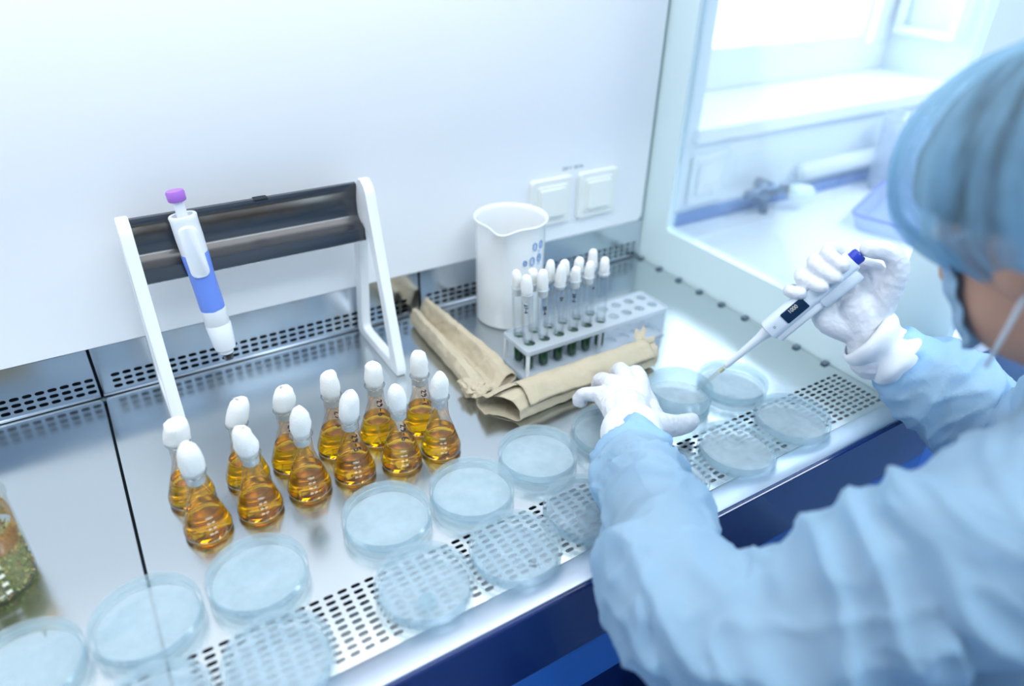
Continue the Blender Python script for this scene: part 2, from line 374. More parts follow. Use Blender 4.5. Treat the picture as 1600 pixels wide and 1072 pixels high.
# white back panel with rounded lower corner
bm = bmesh.new(); r = .012
out = [(XL+.01, H0), (W-.006-r, H0)]+[(W-.006-r+r*math.sin(t), H0+r-r*math.cos(t)) for t in np.linspace(.1, PI/2, 6)]+[(W-.006, .75), (XL+.01, .75)]
f = bm.faces.new([bm.verts.new((x, -.0005, z)) for x, z in out]); ex = bmesh.ops.extrude_face_region(bm, geom=[f])
bmesh.ops.translate(bm, verts=[v for v in ex['geom'] if isinstance(v, bmesh.types.BMVert)], vec=(0, .004, 0))
inv(bmo('back_panel', bm, M_white, cab))
inv(box('back_shell', XL, W+.02, .05, .085, -.12, .80, M_plastic, cab))
inv(box('plenum_liner', XL, W, .022, .026, -.1, .75, M_dark, cab))
inv(box('corner_seal', W-.0065, W-.0035, .0005, .004, .0, .75, mat('teal_seal', '#7fa9b0', .6, noise_amt=.05), cab))
# hood roof with the lamp housing, left side
inv(box('hood_roof', XL, W+.02, -.56, .05, .75, .80, M_white, cab))
inv(box('left_side_panel', XL-.02, XL, -.6, .05, -.12, .80, M_white, cab))
# side panel: enamel frame round a big opening
bm = bmesh.new(); t = .018
oy0, oy1, oz0, oz1 = -.52, -.066, .079, .70; rr = .008
def side_ring(x):
    outer = [(-.60, -.12), (.05, -.12), (.05, .80), (-.60, .80)]
    return outer
hole = []
for cy, cz, a0 in ((oy1-rr, oz0+rr, -PI/2), (oy1-rr, oz1-rr, 0), (oy0+rr, oz1-rr, PI/2), (oy0+rr, oz0+rr, PI)):
    for k in range(6): hole.append((cy+rr*math.cos(a0+k/5*PI/2), cz+rr*math.sin(a0+k/5*PI/2)))
outer = [(.05, -.12), (.05, .80), (-.60, .80), (-.60, -.12)]
def vv(x, P): return [bm.verts.new((x, y, z)) for y, z in P]
for x in (W, W+t):
    Hh = vv(x, hole); O = vv(x, outer)
    if x == W: H1, O1 = Hh, O
    else: H2, O2 = Hh, O
for Hh, O in ((H1, O1), (H2, O2)):
    for q_ in range(4):
        seg_ = Hh[q_*6:q_*6+6]; bm.faces.new([O[q_]]+seg_[::-1])
        a, b = Hh[q_*6+5], Hh[(q_*6+6) % 24]; bm.faces.new([O[q_], a, b, O[(q_+1) % 4]])
for k in range(24): bm.faces.new((H1[k], H1[(k+1) % 24], H2[(k+1) % 24], H2[k]))
for k in range(4): bm.faces.new((O1[k], O1[(k+1) % 4], O2[(k+1) % 4], O2[k]))
inv(bmo('side_panel', bm, M_side, cab))
inv(box('side_glass', W+.007, W+.011, oy0+.001, oy1-.001, oz0+.001, oz1-.001, thin('side_window_glass', (.96, .985, 1), '#e6f1fb', .05, .10), cab))
# rear perforated strips, three of them
def rear_strip(x0, x1, first, n):
    us = [x0]+[first-.00725+.0145*i for i in range(n+1)]+[x1]
    zs = [.0, .0075, .0168, .0262, .0356, H0-.001]
    holes = {(i+1, j+1) for i in range(n) for j in range(3)}
    return inv(perforated('rear_grille', us, zs, holes, lambda u, v: (u, 0.0, v), M_steel_back, cab, .0112, .0052, .0012))
rear_strip(-.4985, -.004, -.4904, 34); rear_strip(.0, .4825, .0207, 31); rear_strip(.4865, .9655, .5018, 32)
rear_strip(-.96, -.502, -.95, 31)
for g in list(cab.children):
    if g.name.startswith('rear_grille'):
        # flip solidify direction away from the camera and give the folded foot
        g.modifiers[0].offset = 1 if g.data.polygons[0].normal.y > 0 else -1
for a, b in ((-.4985, -.004), (0, .4825), (.4865, .9655)):
    bm = bmesh.new(); add_tube(bm, [(a, -.0005, .0025), (b, -.0005, .0025)], .0019, 8); inv(bmo('rear_flange', bm, M_rim, cab, True))
# air plenum under the front grille and base carcass
bm = bmesh.new(); add_box(bm, XL, W, -.592, .045, -.066, -.056); inv(bmo('drain_pan', bm, M_plastic, cab))
inv(box('plenum_partition', XL, W, -.462, -.458, -.0555, -.0035, M_dark, cab))
# front rim: folded steel
bm = bmesh.new()
prof = [(-.567, -.02), (-.567, .0005), (-.5682, .0035), (-.5705, .0045), (YO+.003, .0115), (YO+.0008, .0112), (YO, .0095), (YO, -.02)]
rings = [[bm.verts.new((x, y, z)) for y, z in prof] for x in (XL, W+.018)]
for k in range(len(prof)-1): bm.faces.new((rings[0][k], rings[0][k+1], rings[1][k+1], rings[1][k]))
bm.faces.new(rings[0]); bm.faces.new(rings[1][::-1])
inv(autosmooth(bmo('front_rim', bm, M_rim, cab), 50))
inv(box('front_band', XL, W+.058, YO-.004, YO+.012, -.093, .0088, M_navy, cab, bev=.002))
inv(box('lower_fascia', XL, W+.058, YO-.002, YO+.012, -.174, -.095, M_blue, cab, bev=.002))
inv(box('base_cabinet', XL, W+.05, -.56, .05, FZ+.08, -.18, mat('base_blue', '#0d2c66', .4, noise_amt=.05), cab))
inv(box('plinth', XL+.03, W+.02, -.5, .02, FZ, FZ+.08, M_dark, cab))
inv(box('right_post', W+.060, W+.20, YO+.0, YO+.05, -.36, -.03, mat('post_blue', '#3f74c9', .4, noise_amt=.03), cab, bev=.004))
# drain clips along the right edge
for i in range(9):
    y = -.0143-.0547*i
    inv(box('edge_clip', W-.012, W-.001, y-.0045, y+.0045, .0005, .0035, mat('clip_grey', '#5b7080', .5, noise_amt=.05) if i == 0 else bpy.data.materials['clip_grey'], cab, bev=.001))
# caution sticker on the lower fascia
st = inv(box('warning_sticker', .944, 1.024, YO-.0028, YO-.0018, -.168, -.127, mat('sticker_green', '#0c4460', .45, noise_amt=.05), cab, bev=.0004))
def wmat(cx, y, cz): return Matrix.Translation((cx, y, cz)) @ Matrix.Rotation(PI/2, 4, 'X')
M_lt = mat('sticker_print', '#7fb0e8', .5, noise_amt=.02)
for s_, x_, z_, sz in (('РОБОЧЕ', .971, -.139, .012), ('МІСЦЕ', .971, -.151, .012), ('3', 1.009, -.146, .030)):
    inv(text_obj('sticker_lettering', s_, sz, M_lt, cab, wmat(x_, YO-.0029, z_)))
inv(text_obj('panel_lettering', '220 V  50 Hz', .0085, mat('grey_print', '#8d9aa3', .6, noise_amt=.02), cab, wmat(.7865, -.0008, .2085)))

# removable steel worktop trays with the perforated front zone
def tray(x0, x1, first, n, label):
    root = empty('worktop_tray', ((x0+x1)/2, -.28, 0), label=label, cat='steel tray', group=None)
    us = [x0, x0+.0012]+[first-.00725+.0145*i for i in range(n+1)]+[x1-.0012, x1]
    ys = [-.5665]+[-.5665+.0028+.0082*j for j in range(11)]+[-.4768, -.002]
    ys = sorted(set([-.5665]+[round(-.481+.0041-.0082*j, 5) for j in range(12) if -.481+.0041-.0082*j > -.5665]+[-.002]))
    nrow = len(ys)-2
    holes = {(i+2, j+1) for i in range(n) for j in range(nrow-0) if j+1 < len(ys)-1 and ys[j+2]-ys[j+1] < .009}
    o = perforated('perforated_sheet', us, ys, holes, lambda u, v: (u-(x0+x1)/2, v+.28, 0), M_steel, root, .0103, .0046, .0012)
    for x in (x0+.0006, x1-.0006):
        bm = bmesh.new(); add_box(bm, x-(x0+x1)/2-.0006, x-(x0+x1)/2+.0006, -.2865, .278, -.014, -.0012)
        bmo('folded_edge', bm, M_steel, root)
    return root
tray(.0012, .9645, .0198, 65, 'large brushed steel worktop tray right of the seam, under the flasks and dishes')
tray(-.4985, -.0022, -.4852, 33, 'left brushed steel worktop tray, beside the seam and under the herb beaker')
bm = bmesh.new(); add_tube(bm, [(-.0015, -.0045, .0006), (-.0015, -.0045, -.006)], .0045, 16); inv(bmo('seam_plug', bm, mat('plug_grey', '#4a5a62', .4, metal=.5, noise_amt=.1), cab, True))
inv(box('support_beam', -.03, .03, -.457, .02, -.03, -.0155, M_dark, cab))

# ------------------------------------------------------------------ flasks of amber broth
def fr(z):      # outer radius of the flask at height z
    P = [(0, .0238), (.002, .0253), (.005, .0257), (.009, .0254), (.03, .0193), (.045, .0144), (.054, .0118), (.062, .0108), (.078, .0105), (.081, .0115), (.083, .0125)]
    for (a, ra), (b, rb) in zip(P, P[1:]):
        if z <= b: return ra+(rb-ra)*(z-a)/(b-a)
    return P[-1][1]
FZs = [.002, .005, .009, .016, .022, .03, .037, .045, .050, .054, .058, .062, .070, .078, .0805, .083]
glass_prof = [(0, .0006), (.0236, .0003)]+[(fr(z), z) for z in FZs]+[(.0118, .0838), (.0105, .083), (.0094, .078)]
def plug(name, rb, r, z0, zr, zt, seed, parent, lean=0, sq=1.0):
    h = zt-zr
    prof = [(0, z0), (rb*.8, z0+.0005), (rb, z0+.003), (rb, zr), (r*.90, zr+h*.03), (r*.985, zr+h*.14), (r, zr+h*.32), (r*.975, zr+h*.50), (r*(.86+.04*sq), zr+h*.67), (r*(.35+.42*sq), zr+h*.83), (r*(.06+.46*sq), zr+h*.94), (r*.22*sq, zr+h*.99), (0, zt)]
    def rf(x, y, z, a):
        n = noise.noise(Vector((x*90+seed*3.1, y*90, z*90)))*.0016*min(1, r/.012)**2 if z > zr else 0
        n += noise.noise(Vector((x*300+seed, y*300, z*160)))*.0006
        f = 1+n/max(.003, math.hypot(x, y)); k = max(0, (z-zr))*lean
        return x*f+k, y*f-k*.4, z+n*.5
    return lathe(name, prof, M_cotton, parent, 28, rfun=rf)
M_glass_amb = M_glass
FL = [  # x, y, plug radius, plug top, label text, lean, squareness, label
 (.0690, -.3265, .0138, .1225, '', .0, .85, 'amber conical flask at the left end of the front row, nearest the camera'),
 (.1265, -.3245, .0134, .1190, '', -.1, .95, 'amber conical flask second from the left in the front row, broad cotton plug'),
 (.1855, -.3205, .0125, .1225, '', .05, .62, 'amber conical flask third from the left in the front row, tall pointed cotton plug'),
 (.2415, -.3212, .0130, .1220, '29-5', .1, 1.05, 'front row amber conical flask, third from the right, with a square-topped cotton plug'),
 (.2995, -.3310, .0122, .1190, '29-6', -.05, .66, 'front row amber conical flask, second from the right, with a narrow pointed cotton plug'),
 (.3525, -.3343, .0125, .1205, '', .05, .6, 'amber conical flask at the right end of the front row, cone-shaped cotton plug'),
 (.0640, -.2660, .0155, .1120, '', .1, 1.2, 'rear row amber conical flask at the left end, with a wide flat cotton plug'),
 (.1280, -.2660, .0142, .1190, '', .25, .9, 'rear row amber conical flask, second from the left, with a leaning cotton plug'),
 (.1825, -.2655, .0140, .1150, '29-4', .15, 1.0, 'rear row amber conical flask, third from the left, handwritten 29-4'),
 (.2400, -.2672, .0128, .1180, '29-5', .0, 1.1, 'rear row amber conical flask, third from the right, handwritten 29-5'),
 (.2940, -.2720, .0125, .1165, '29-6', .0, 1.12, 'rear row amber conical flask, second from the right, with a flat-topped cotton plug'),
 (.3520, -.2800, .0128, .1200, '29-7', .0, .95, 'rear row amber conical flask at the right end, by the stand foot, handwritten 29-7'),
]
shell = liq = None
for i, (x, y, r, zt, txt, lean, sq, lab) in enumerate(FL):
    f = empty('conical_flask', (x, y, .0006), label=lab, cat='flask', group='conical flasks of amber broth')
    if shell is None:
        shell = lathe('flask_glass', glass_prof, M_glass, f, 40)
        L = [(0, .0012), (.0230, .0012), (.0246, .0030), (.0250, .0055), (.0247, .009)]+[(fr(z)-.0007, z) for z in (.016, .022, .028, .0325)]+[(fr(.0335)-.0007, .0335), (fr(.0335)-.0025, .0328), (0, .0326)]
        liq = lathe('broth', L, M_amber, f, 40)
    else:
        for s in (shell, liq):
            c = s.copy(); C.objects.link(c); c.parent = f
    bm = bmesh.new(); add_tube(bm, [(.0124*math.cos(a), .0124*math.sin(a), .0830) for a in np.linspace(0, 2*PI, 33)], .0009, 6, False)
    if i == 0: lip = bmo('flask_lip', bm, M_glass, f, True)
    else: bm.free(); c = lip.copy(); C.objects.link(c); c.parent = f
    plug('cotton_plug', .0094, r*.91, .068, .0835, zt, i, f, lean, sq)
    A0 = math.atan2(-.976-y, .042-x)
    if txt:
        a0 = A0+.12
        fm = lambda u, v, a0=a0: (lambda z, a, rr: (rr*math.cos(a), rr*math.sin(a), z))(.066-u, a0+v/.012, fr(.066-u)+.0003)
        strokes('handwriting', txt, .0068, fm, M_ink, f, .0015, .05, i, lead=1.35)
    elif i in (0, 1):
        a0 = A0+PI-.2
        fm = lambda u, v, a0=a0: (lambda z, a, rr: (rr*math.cos(a), rr*math.sin(a), z))(.070-u, a0+v/.011, fr(.070-u)+.00025)
        strokes('handwriting', '29-3' if i else '29-2', .0052, fm, M_ink, f, .0011, .05, i, lead=1.35)
    if i > 5: continue
    # white graduations on the cone
    ga = A0+(.15 if i < 6 else -.5); bm = None
    for zz, t_ in ((.0305, '100ml'), (.0245, '40-40'), (.0185, '30-30'), (.0125, '20-20')):
        w = len(t_)*1.25*.0022/1.6
        fm = lambda u, v, zz=zz, w=w, ga=ga: (lambda z, a, rr: (rr*math.cos(a), rr*math.sin(a), z))(zz+v, ga+(u-w/2)/fr(zz), fr(zz+v)+.00015)
        strokes('graduation', t_, .0022, fm, M_grad, f, .0004, 0, 0)

# ------------------------------------------------------------------ petri dishes
def dish_parts(parent):
    R = .05
    lathe('dish_base', [(0, .0006), (.0450, .0006), (.0463, .0018), (.0466, .004), (.0466, .0155), (.0460, .0160), (.0455, .0150)], M_dish, parent, 64)
    lathe('agar_layer', [(0, .0062), (.0452, .0064)], M_agar, parent, 64)
    lathe('dish_lid', [(0, .0203), (.0440, .0203), (.0476, .0206), (.0490, .0212), (.0497, .0207), (.0500, .0195), (.0500, .0060), (.0495, .0055), (.0490, .0062), (.0488, .0190)], M_lid, parent, 64)
DS = [
 (.2416, -.4200, 'covered petri dish just in front of the third and fourth front flasks'),
 (.3440, -.4305, 'covered petri dish in front of the right end of the front flask row'),
 (.4460, -.4172, 'covered petri dish in front of the open end of the lower kraft paper parcel'),
 (.0967, -.4288, 'covered petri dish in front of the two leftmost front flasks'),
 (-.0070, -.4284, 'covered petri dish standing over the dark seam between the two trays'),
 (-.1080, -.4292, 'covered petri dish with an ink mark, in the bottom left corner'),
 (.5522, -.4270, 'covered petri dish mostly hidden under the left gloved hand'),
 (.7790, -.4279, 'covered petri dish behind the open dish and the pipette tip'),
 (.3404, -.5324, 'covered petri dish on the grille, between the spotted dish and the half-hidden one'),
 (.2365, -.5249, 'covered petri dish on the grille with a round grey spot showing through'),
 (.4420, -.5235, 'covered petri dish on the grille with its right side under the left sleeve'),
 (.0867, -.5345, 'covered petri dish at the bottom edge, left of the bare grille slots'),
 (-.0160, -.5331, 'covered petri dish cut off by the bottom edge, only its rear rim in view'),
 (.5621, -.5296, 'covered petri dish half hidden behind the right side of the left forearm'),
 (.6736, -.5358, 'covered petri dish by the steel rim, nearest the left glove thumb'),
 (.7859, -.5305, 'covered petri dish on the grille furthest right, near the right sleeve'),
]
d0 = None; agc = {}
for i, (x, y, lab) in enumerate(DS):
    d = empty('petri_dish', (x, y, .0003), (0, 0, i*1.3), label=lab, cat='petri dish', group='covered petri dishes')
    if d0 is None: d0 = d; dish_parts(d); kids = list(d.children)
    else:
        for s in kids:
            c = s.copy(); C.objects.link(c); c.parent = d
            if s.name.startswith('agar') and 8 <= i <= 13:
                mm = M_agar_clear if i in (8, 10) else M_agar_half
                if mm.name not in agc: agc[mm.name] = s.data.copy(); agc[mm.name].materials.clear(); agc[mm.name].materials.append(mm)
                c.data = agc[mm.name]
    if i in (5, 8): strokes('ink_mark', '7' if i == 5 else '28', .007, lambda u, v: (u+.022, v+.015, .0206), M_ink, d, .0006, .1, i)
    if i == 9: lathe('condensation_spot', [(0, .0150), (.010, .0150)], thin('spot', (.8, .88, .9), '#b9d2dc', .5, .02, .4), d, 24, c=(.012, -.02, 0))
od = empty('petri_dish', (.6865, -.4140, .0003), label='open deep glass dish with the pipette tip in it, held in one hand', cat='petri dish')
lathe('dish_base', [(0, .0008), (.0430, .0006), (.0447, .002), (.0452, .006), (.0455, .0325), (.0448, .0335), (.0440, .0325), (.0436, .008), (.0425, .0035), (0, .0035)], M_dish, od, 64)
lathe('clear_liquid', [(0, .0095), (.0436, .0097)], M_agar, od, 48)

# ------------------------------------------------------------------ test tube rack and tubes
rk = empty('tube_rack', (.5288, -.2629, .0004), (0, 0, math.radians(.4)), label='frosted white plastic test tube rack, right half empty', cat='tube rack')
L_, W_ = .272, .067
def rack_plate(name, z, hd, th):
    us = [.0005]+[.0195-.01325+.0265*i for i in range(11)]+[L_-.0005]; vs_ = [.0005, .0115, .038, .0645, W_-.0005]
    us = [.0005]+sorted({round(.0195+.0265*i+s*.0105, 5) for i in range(10) for s in (-1, 1)})+[L_-.0005]
    vs_ = [.0005]+sorted([.024-.0105, .024+.0105, .0505-.0105, .0505+.0105])+[W_-.0005]
    holes = {(1+2*i, 1+2*j) for i in range(10) for j in range(2)}
    return perforated(name, us, vs_, holes, lambda u, v: (u, v, z), M_rack, rk, hd, hd-.0001, th)
def skirt(name, z0, z1, t=.0016):
    bm = bmesh.new()
    a = [(p[0]+L_/2, p[1]+W_/2, p[2]) for p in rrect(L_, W_, .005, z0, 5)]; b = [(p[0]+L_/2, p[1]+W_/2, p[2]) for p in rrect(L_, W_, .005, z1, 5)]
    c = [(p[0]+L_/2, p[1]+W_/2, p[2]) for p in rrect(L_-2*t, W_-2*t, .004, z1, 5)]; d = [(p[0]+L_/2, p[1]+W_/2, p[2]) for p in rrect(L_-2*t, W_-2*t, .004, z0, 5)]
    loft(bm, [a, b, c, d, a], False, False); return bmo(name, bm, M_rack, rk)
rack_plate('top_plate', .0495, .0185, .002); skirt('top_skirt', .0435, .0515)
rack_plate('lower_plate', .0045, .0185, .0012)
box('bottom_plate', 0, L_, 0, W_, .0, .0022, M_rack, rk, bev=.0006)
for lx in (.0015, L_/2-.002, L_-.0065):
    for ly in (.0015, W_-.0055): box('leg', lx, lx+.005, ly, ly+.004, .0022, .0440, M_plastic if lx < .1 else M_rack, rk, bev=.0006)
box('end_wall', L_-.0016, L_-.0004, .006, W_-.006, .0022, .0435, M_rack, rk)
M_tubeglass = thin('tube_glass', (.97, .985, .995), '#e8f4f8', .025, .10)
tube_sh = None
PT = [(.1625, .0118), (.1640, .0112), (.167, .0108), (.155, .0105), (.158, .0105), (.159, .0105)]
PB = [.161, .156, .163, .1555, .155, .162]
rnd = random.Random(4)
ordw = ['first', 'second', 'third', 'fourth', 'fifth', 'sixth']
for row in range(2):
    for i in range(6):
        u, v = .0195+.0265*i, (.0235, .050)[row]
        lab = ('test tube of green liquid, %s from the left in the %s row of the rack' % (ordw[i], ('front', 'back')[row]))
        t = empty('test_tube', (.5288+u, -.2629+v, .0030), (0, 0, 0), label=lab, cat='test tube', group='plugged test tubes in the rack')
        lean = (-.055, -.05, -.03, -.02, -.03, -.025)[i]+(-.01 if row else 0)
        t.rotation_euler = (rnd.uniform(-.02, .01), lean, 0)
        if tube_sh is None:
            hp = [(.008*math.sin(a), .008-.008*math.cos(a)) for a in np.linspace(0, PI/2, 7)]
            tube_sh = lathe('tube_glass', hp+[(.008, z) for z in (.03, .06, .09, .1270)]+[(.0084, .1285), (.0088, .1295), (.0080, .1300), (.0074, .129)], M_tubeglass, t, 24)
            g = [(.0072*math.sin(a), .0082-.0072*math.cos(a)) for a in np.linspace(0, PI/2, 6)]
            tube_lq = lathe('green_liquid', g+[(.0072, .030), (.0072, .0430), (.0066, .0422), (0, .0420)], M_green, t, 24)
            bm = bmesh.new(); add_tube(bm, [(.0086*math.cos(a), .0086*math.sin(a), .1297) for a in np.linspace(0, 2*PI, 25)], .0007, 6, False)
            tube_lp = bmo('tube_lip', bm, mat('lip_glass', '#b9c8d4', .15, noise_amt=.02), t, True)
            kk = (tube_sh, tube_lq, tube_lp)
        else:
            for s in kk: c = s.copy(); C.objects.link(c); c.parent = t
        rr, zt = (PT[i][1], PT[i][0]-.003) if row == 0 else (.0105, PB[i]-.003)
        plug('cotton_plug', .0070, rr*.72, .130-(.013 if i % 3 != 2 else .007), .1300, zt, 20+i+row*7, t, (-.03, .0, .03, 0, .05, .0)[i], 1.0+.15*(i % 2))
        if row == 0 and i < 5:
            A0 = math.atan2(-.976+.24, .042-.5288-u)+(-.5, .1, .1, -.3, .9)[i]
            fm = lambda a_, b_, A0=A0: (.0083*math.cos(A0+b_/.0083), .0083*math.sin(A0+b_/.0083), (.116, .106, .114, .112, .114)[i]-a_)
            strokes('handwriting', ('27-4', '25-4', '24', '28-3', '2')[i], .0045, fm, M_ink, t, .0015, .1, i, lead=1.3)

# ------------------------------------------------------------------ porcelain jug-beaker
bk = empty('porcelain_beaker', (.611, -.0800, .0004), label='tall white porcelain beaker with a pouring lip and blue graduations, behind the test tubes', cat='beaker')
SA = math.radians(226)
def bk_rf(x, y, z, a):
    d = (a-SA+PI) % (2*PI)-PI; k = max(0, min(1, (z-.128)/.05)); k = k*k*(3-2*k)
    s = math.exp(-(d/.26)**2)*.0135*k; r = math.hypot(x, y)
    pinch = -math.exp(-((abs(d)-.62)/.25)**2)*.0022*k
    f = (r+s+pinch)/r if r > .03 else 1
    return x*f, y*f, z+math.exp(-(d/.3)**2)*(-.003)*max(0, (z-.16)/.018)
lathe('beaker_body', [(0, .001), (.050, .0005), (.0535, .003), (.0550, .008), (.0552, .09), (.0556, .15), (.0562, .170), (.0585, .1765), (.0592, .1785), (.0580, .1800), (.0555, .1785), (.0535, .172), (.0525, .15), (.0518, .09), (.0510, .012), (.046, .006), (0, .006)], M_porc, bk, 96, rfun=bk_rf)
fmB = lambda a0, z0, k=1.0: (lambda u, v: (.0560*math.cos(a0+u/.056), .0560*math.sin(a0+u/.056), z0+v))
for a_, z_, t_, h_ in ((-67, .139, '0', .013), (-84, .117, '0', .009), (-72, .115, '0', .014), (-52, .139, '0', .013), (-56, .117, '0', .014)):
    strokes('blue_graduation', t_, h_, fmB(math.radians(a_-16), z_), M_inkblue, bk, .0016, 0)
for z_ in (.136, .125, .114, .100): strokes('blue_graduation', '-', .010, fmB(math.radians(-72), z_-.004), M_inkblue, bk, .0011, 0)

# ------------------------------------------------------------------ power sockets on the back panel
def socket(x0, lab):
    s = empty('power_socket', (x0+.0435, -.0006, .155), label=lab, cat='socket', group='white power sockets')
    bm = bmesh.new(); a = [(p[0], 0, p[1]) for p in rrect(.086, .084, .006, 0)]
    loft(bm, [[(x, 0, z) for x, _, z in a], [(x, -.005, z) for x, _, z in a], [(x*.97, -.008, z*.97) for x, _, z in a]], True, True)
    bmo('cover_plate', bm, M_socket, s)
    bm = bmesh.new(); a = [(p[0], 0, p[1]) for p in rrect(.062, .062, .004, 0)]
    loft(bm, [[(x, -.008, z) for x, _, z in a], [(x*.98, -.0105, z*.98) for x, _, z in a]], True, True); bmo('inner_frame', bm, M_socket, s)
    bm = bmesh.new(); a = [(p[0], 0, p[1]) for p in rrect(.052, .050, .003, 0)]
    loft(bm, [[(x, -.0105, z) for x, _, z in a], [(x*.97, -.0150, z*.97+.001) for x, _, z in a]], True, True); bmo('hinged_lid', bm, M_socket, s)
    return s
socket(.6965, 'square white power socket on the back panel, left one, partly behind the beaker rim')
socket(.7980, 'square white power socket on the back panel, right one, nearer the side glass')

# ------------------------------------------------------------------ pipette stand and hanging pipette
sd = empty('pipette_stand', (.228, -.08, .0003), label='white A-frame pipette stand with a black curved crossbar', cat='pipette stand')
def smooth_poly(P, n=4):
    out = []
    for i in range(len(P)):
        a, b, c = Vector(P[i-1]), Vector(P[i]), Vector(P[(i+1) % len(P)])
        r = min((a-b).length, (c-b).length, .03)*.4
        p0 = b+(a-b).normalized()*r; p1 = b+(c-b).normalized()*r
        for k in range(n+1):
            t = k/n; out.append(tuple((1-t)**2*p0+2*t*(1-t)*b+t*t*p1))
    return out
outp = [(-.163, 0), (-.004, 0), (-.023, .17), (-.050, .262), (-.068, .278), (-.087, .268), (-.122, .145)]
inp = [(-.136, .016), (-.026, .016), (-.045, .165), (-.066, .212), (-.083, .205), (-.107, .127)]
def side_frame(x0, x1):
    A = smooth_poly(outp); B = smooth_poly(inp)
    def res(P, n=120):
        P = [Vector(p) for p in P]+[Vector(P[0])]; d = [0]
        for a, b in zip(P, P[1:]): d.append(d[-1]+(b-a).length)
        out = []
        for k in range(n):
            s = d[-1]*k/n; j = max(i for i in range(len(d)-1) if d[i] <= s+1e-9)
            out.append(P[j].lerp(P[j+1], (s-d[j])/max(1e-9, d[j+1]-d[j])))
        return out
    A, B = res(A), res(B)
    # match by angle about the middle
    cen = Vector((-.085, .09)); ang = lambda p: math.atan2((p-cen).y, (p-cen).x)
    def ray(P, t):
        best = None
        for a, b in zip(P, P[1:]+P[:1]):
            d = Vector((math.cos(t), math.sin(t))); e = b-a; den = d.x*e.y-d.y*e.x
            if abs(den) < 1e-12: continue
            w = a-cen; s = (w.x*e.y-w.y*e.x)/den; u = (w.x*d.y-w.y*d.x)/den
            if s > 0 and -1e-6 <= u <= 1+1e-6: best = s if best is None else min(best, s)
        return cen+Vector((math.cos(t), math.sin(t)))*best
    T = sorted([ang(p) for p in A][::2]+[ang(p) for p in B][::2])
    T = [t for t, s in zip(T, T[1:]+[T[0]+2*PI]) if s-t > 1e-4]
    RA = [ray(A, t) for t in T]; RB = [ray(B, t) for t in T]
    bm = bmesh.new(); e = .0015; n = len(T)
    def ring(P, x, off=0): return [bm.verts.new((x-.228, p.x+.08, p.y)) for p in P]
    def shr(P, Q, k): return [p+(q-p).normalized()*k for p, q in zip(P, Q)]
    rings = [ring(shr(RA, RB, e), x0), ring(RA, x0+e), ring(RA, x1-e), ring(shr(RA, RB, e), x1), ring(shr(RB, RA, e), x1), ring(RB, x1-e), ring(RB, x0+e), ring(shr(RB, RA, e), x0)]
    for a, b in zip(rings, rings[1:]+rings[:1]):
        for k in range(n): bm.faces.new((a[k], a[(k+1) % n], b[(k+1) % n], b[k]))
    return autosmooth(bmo('side_frame', bm, M_plastic, sd), 40)
side_frame(.070, .084); side_frame(.371, .385)
bp = [(-.046, .250), (-.047, .260), (-.051, .2650), (-.056, .2645), (-.0575, .2605), (-.0555, .253), (-.0535, .246), (-.0525, .239), (-.0522, .230), (-.0530, .222), (-.0555, .2165), (-.0600, .2125), (-.0665, .2090), (-.0735, .2062), (-.0755, .2055), (-.0768, .203), (-.0790, .1890), (-.0770, .1870), (-.068, .1900), (-.055, .201), (-.047, .218), (-.0450, .236)]
bm = bmesh.new(); rs = [[bm.verts.new((x-.228, y+.08, z)) for y, z in bp] for x in (.0842, .3708)]
for k in range(len(bp)): bm.faces.new((rs[0][k], rs[0][(k+1) % len(bp)], rs[1][(k+1) % len(bp)], rs[1][k]))
bm.faces.new(rs[0]); bm.faces.new(rs[1][::-1]); autosmooth(bmo('crossbar', bm, M_black, sd), 40)
bm = bmesh.new(); add_box(bm, .232-.228, .250-.228, -.0600+.08, -.047+.08, .2625, .2655, .001); bmo('crossbar_notch', bm, M_dark, sd)

def ell(rx, ry, z, n=28, sx=0, sy=0): return [(sx+rx*math.cos(2*PI*k/n), sy+ry*math.sin(2*PI*k/n), z) for k in range(n)]
def lofted(name, secs, m, parent, cap=True):
    bm = bmesh.new(); loft(bm, [ell(*s) for s in secs], cap, cap); return autosmooth(bmo(name, bm, m, parent), 45)
hp = empty('hanging_pipette', (.1560, -.1070, .0735), label='blue and white pipette with a purple plunger hanging on the stand crossbar', cat='pipette')
ax = Vector((.139, -.0820, .3010))-Vector(hp.location); nz = ax.normalized(); ny = (Vector((.10, .9, 0))-nz*nz.dot(Vector((.10, .9, 0)))).normalized(); hp.rotation_euler = Matrix((ny.cross(nz), ny, nz)).transposed().to_euler()
Lp = ax.length; Z = lambda t: Lp*(1-t)
M_pip = mat('pipette_white', '#e9eef4', .3, noise_amt=.01); M_pblue = mat('pipette_blue', '#6f92ea', .35, noise_amt=.02)
M_purple = mat('plunger_purple', '#b074d8', .4, noise_amt=.02)
lofted('plunger_button', [(.0095, .0095, Z(.055)), (.0105, .0105, Z(.05)), (.0108, .0108, Z(.012)), (.0098, .0098, Z(0))], M_purple, hp)
lofted('plunger_stem', [(.0065, .0065, Z(.15)), (.0060, .0060, Z(.055))], M_pip, hp)
lofted('handle', [(.0140, .0135, Z(.50)), (.0155, .015, Z(.38)), (.0162, .0155, Z(.25)), (.0160, .0150, Z(.16)), (.0165, .0155, Z(.135)), (.0155, .0145, Z(.128)), (.0125, .0118, Z(.130)), (.0118, .011, Z(.165))], M_pip, hp)
lofted('grip', [(.0148, .0150, Z(.675)), (.0152, .0153, Z(.66)), (.0150, .0150, Z(.55)), (.0152, .0150, Z(.46)), (.0160, .0152, Z(.40)), (.0163, .0152, Z(.345)), (.0150, .0140, Z(.33))], M_pblue, hp)
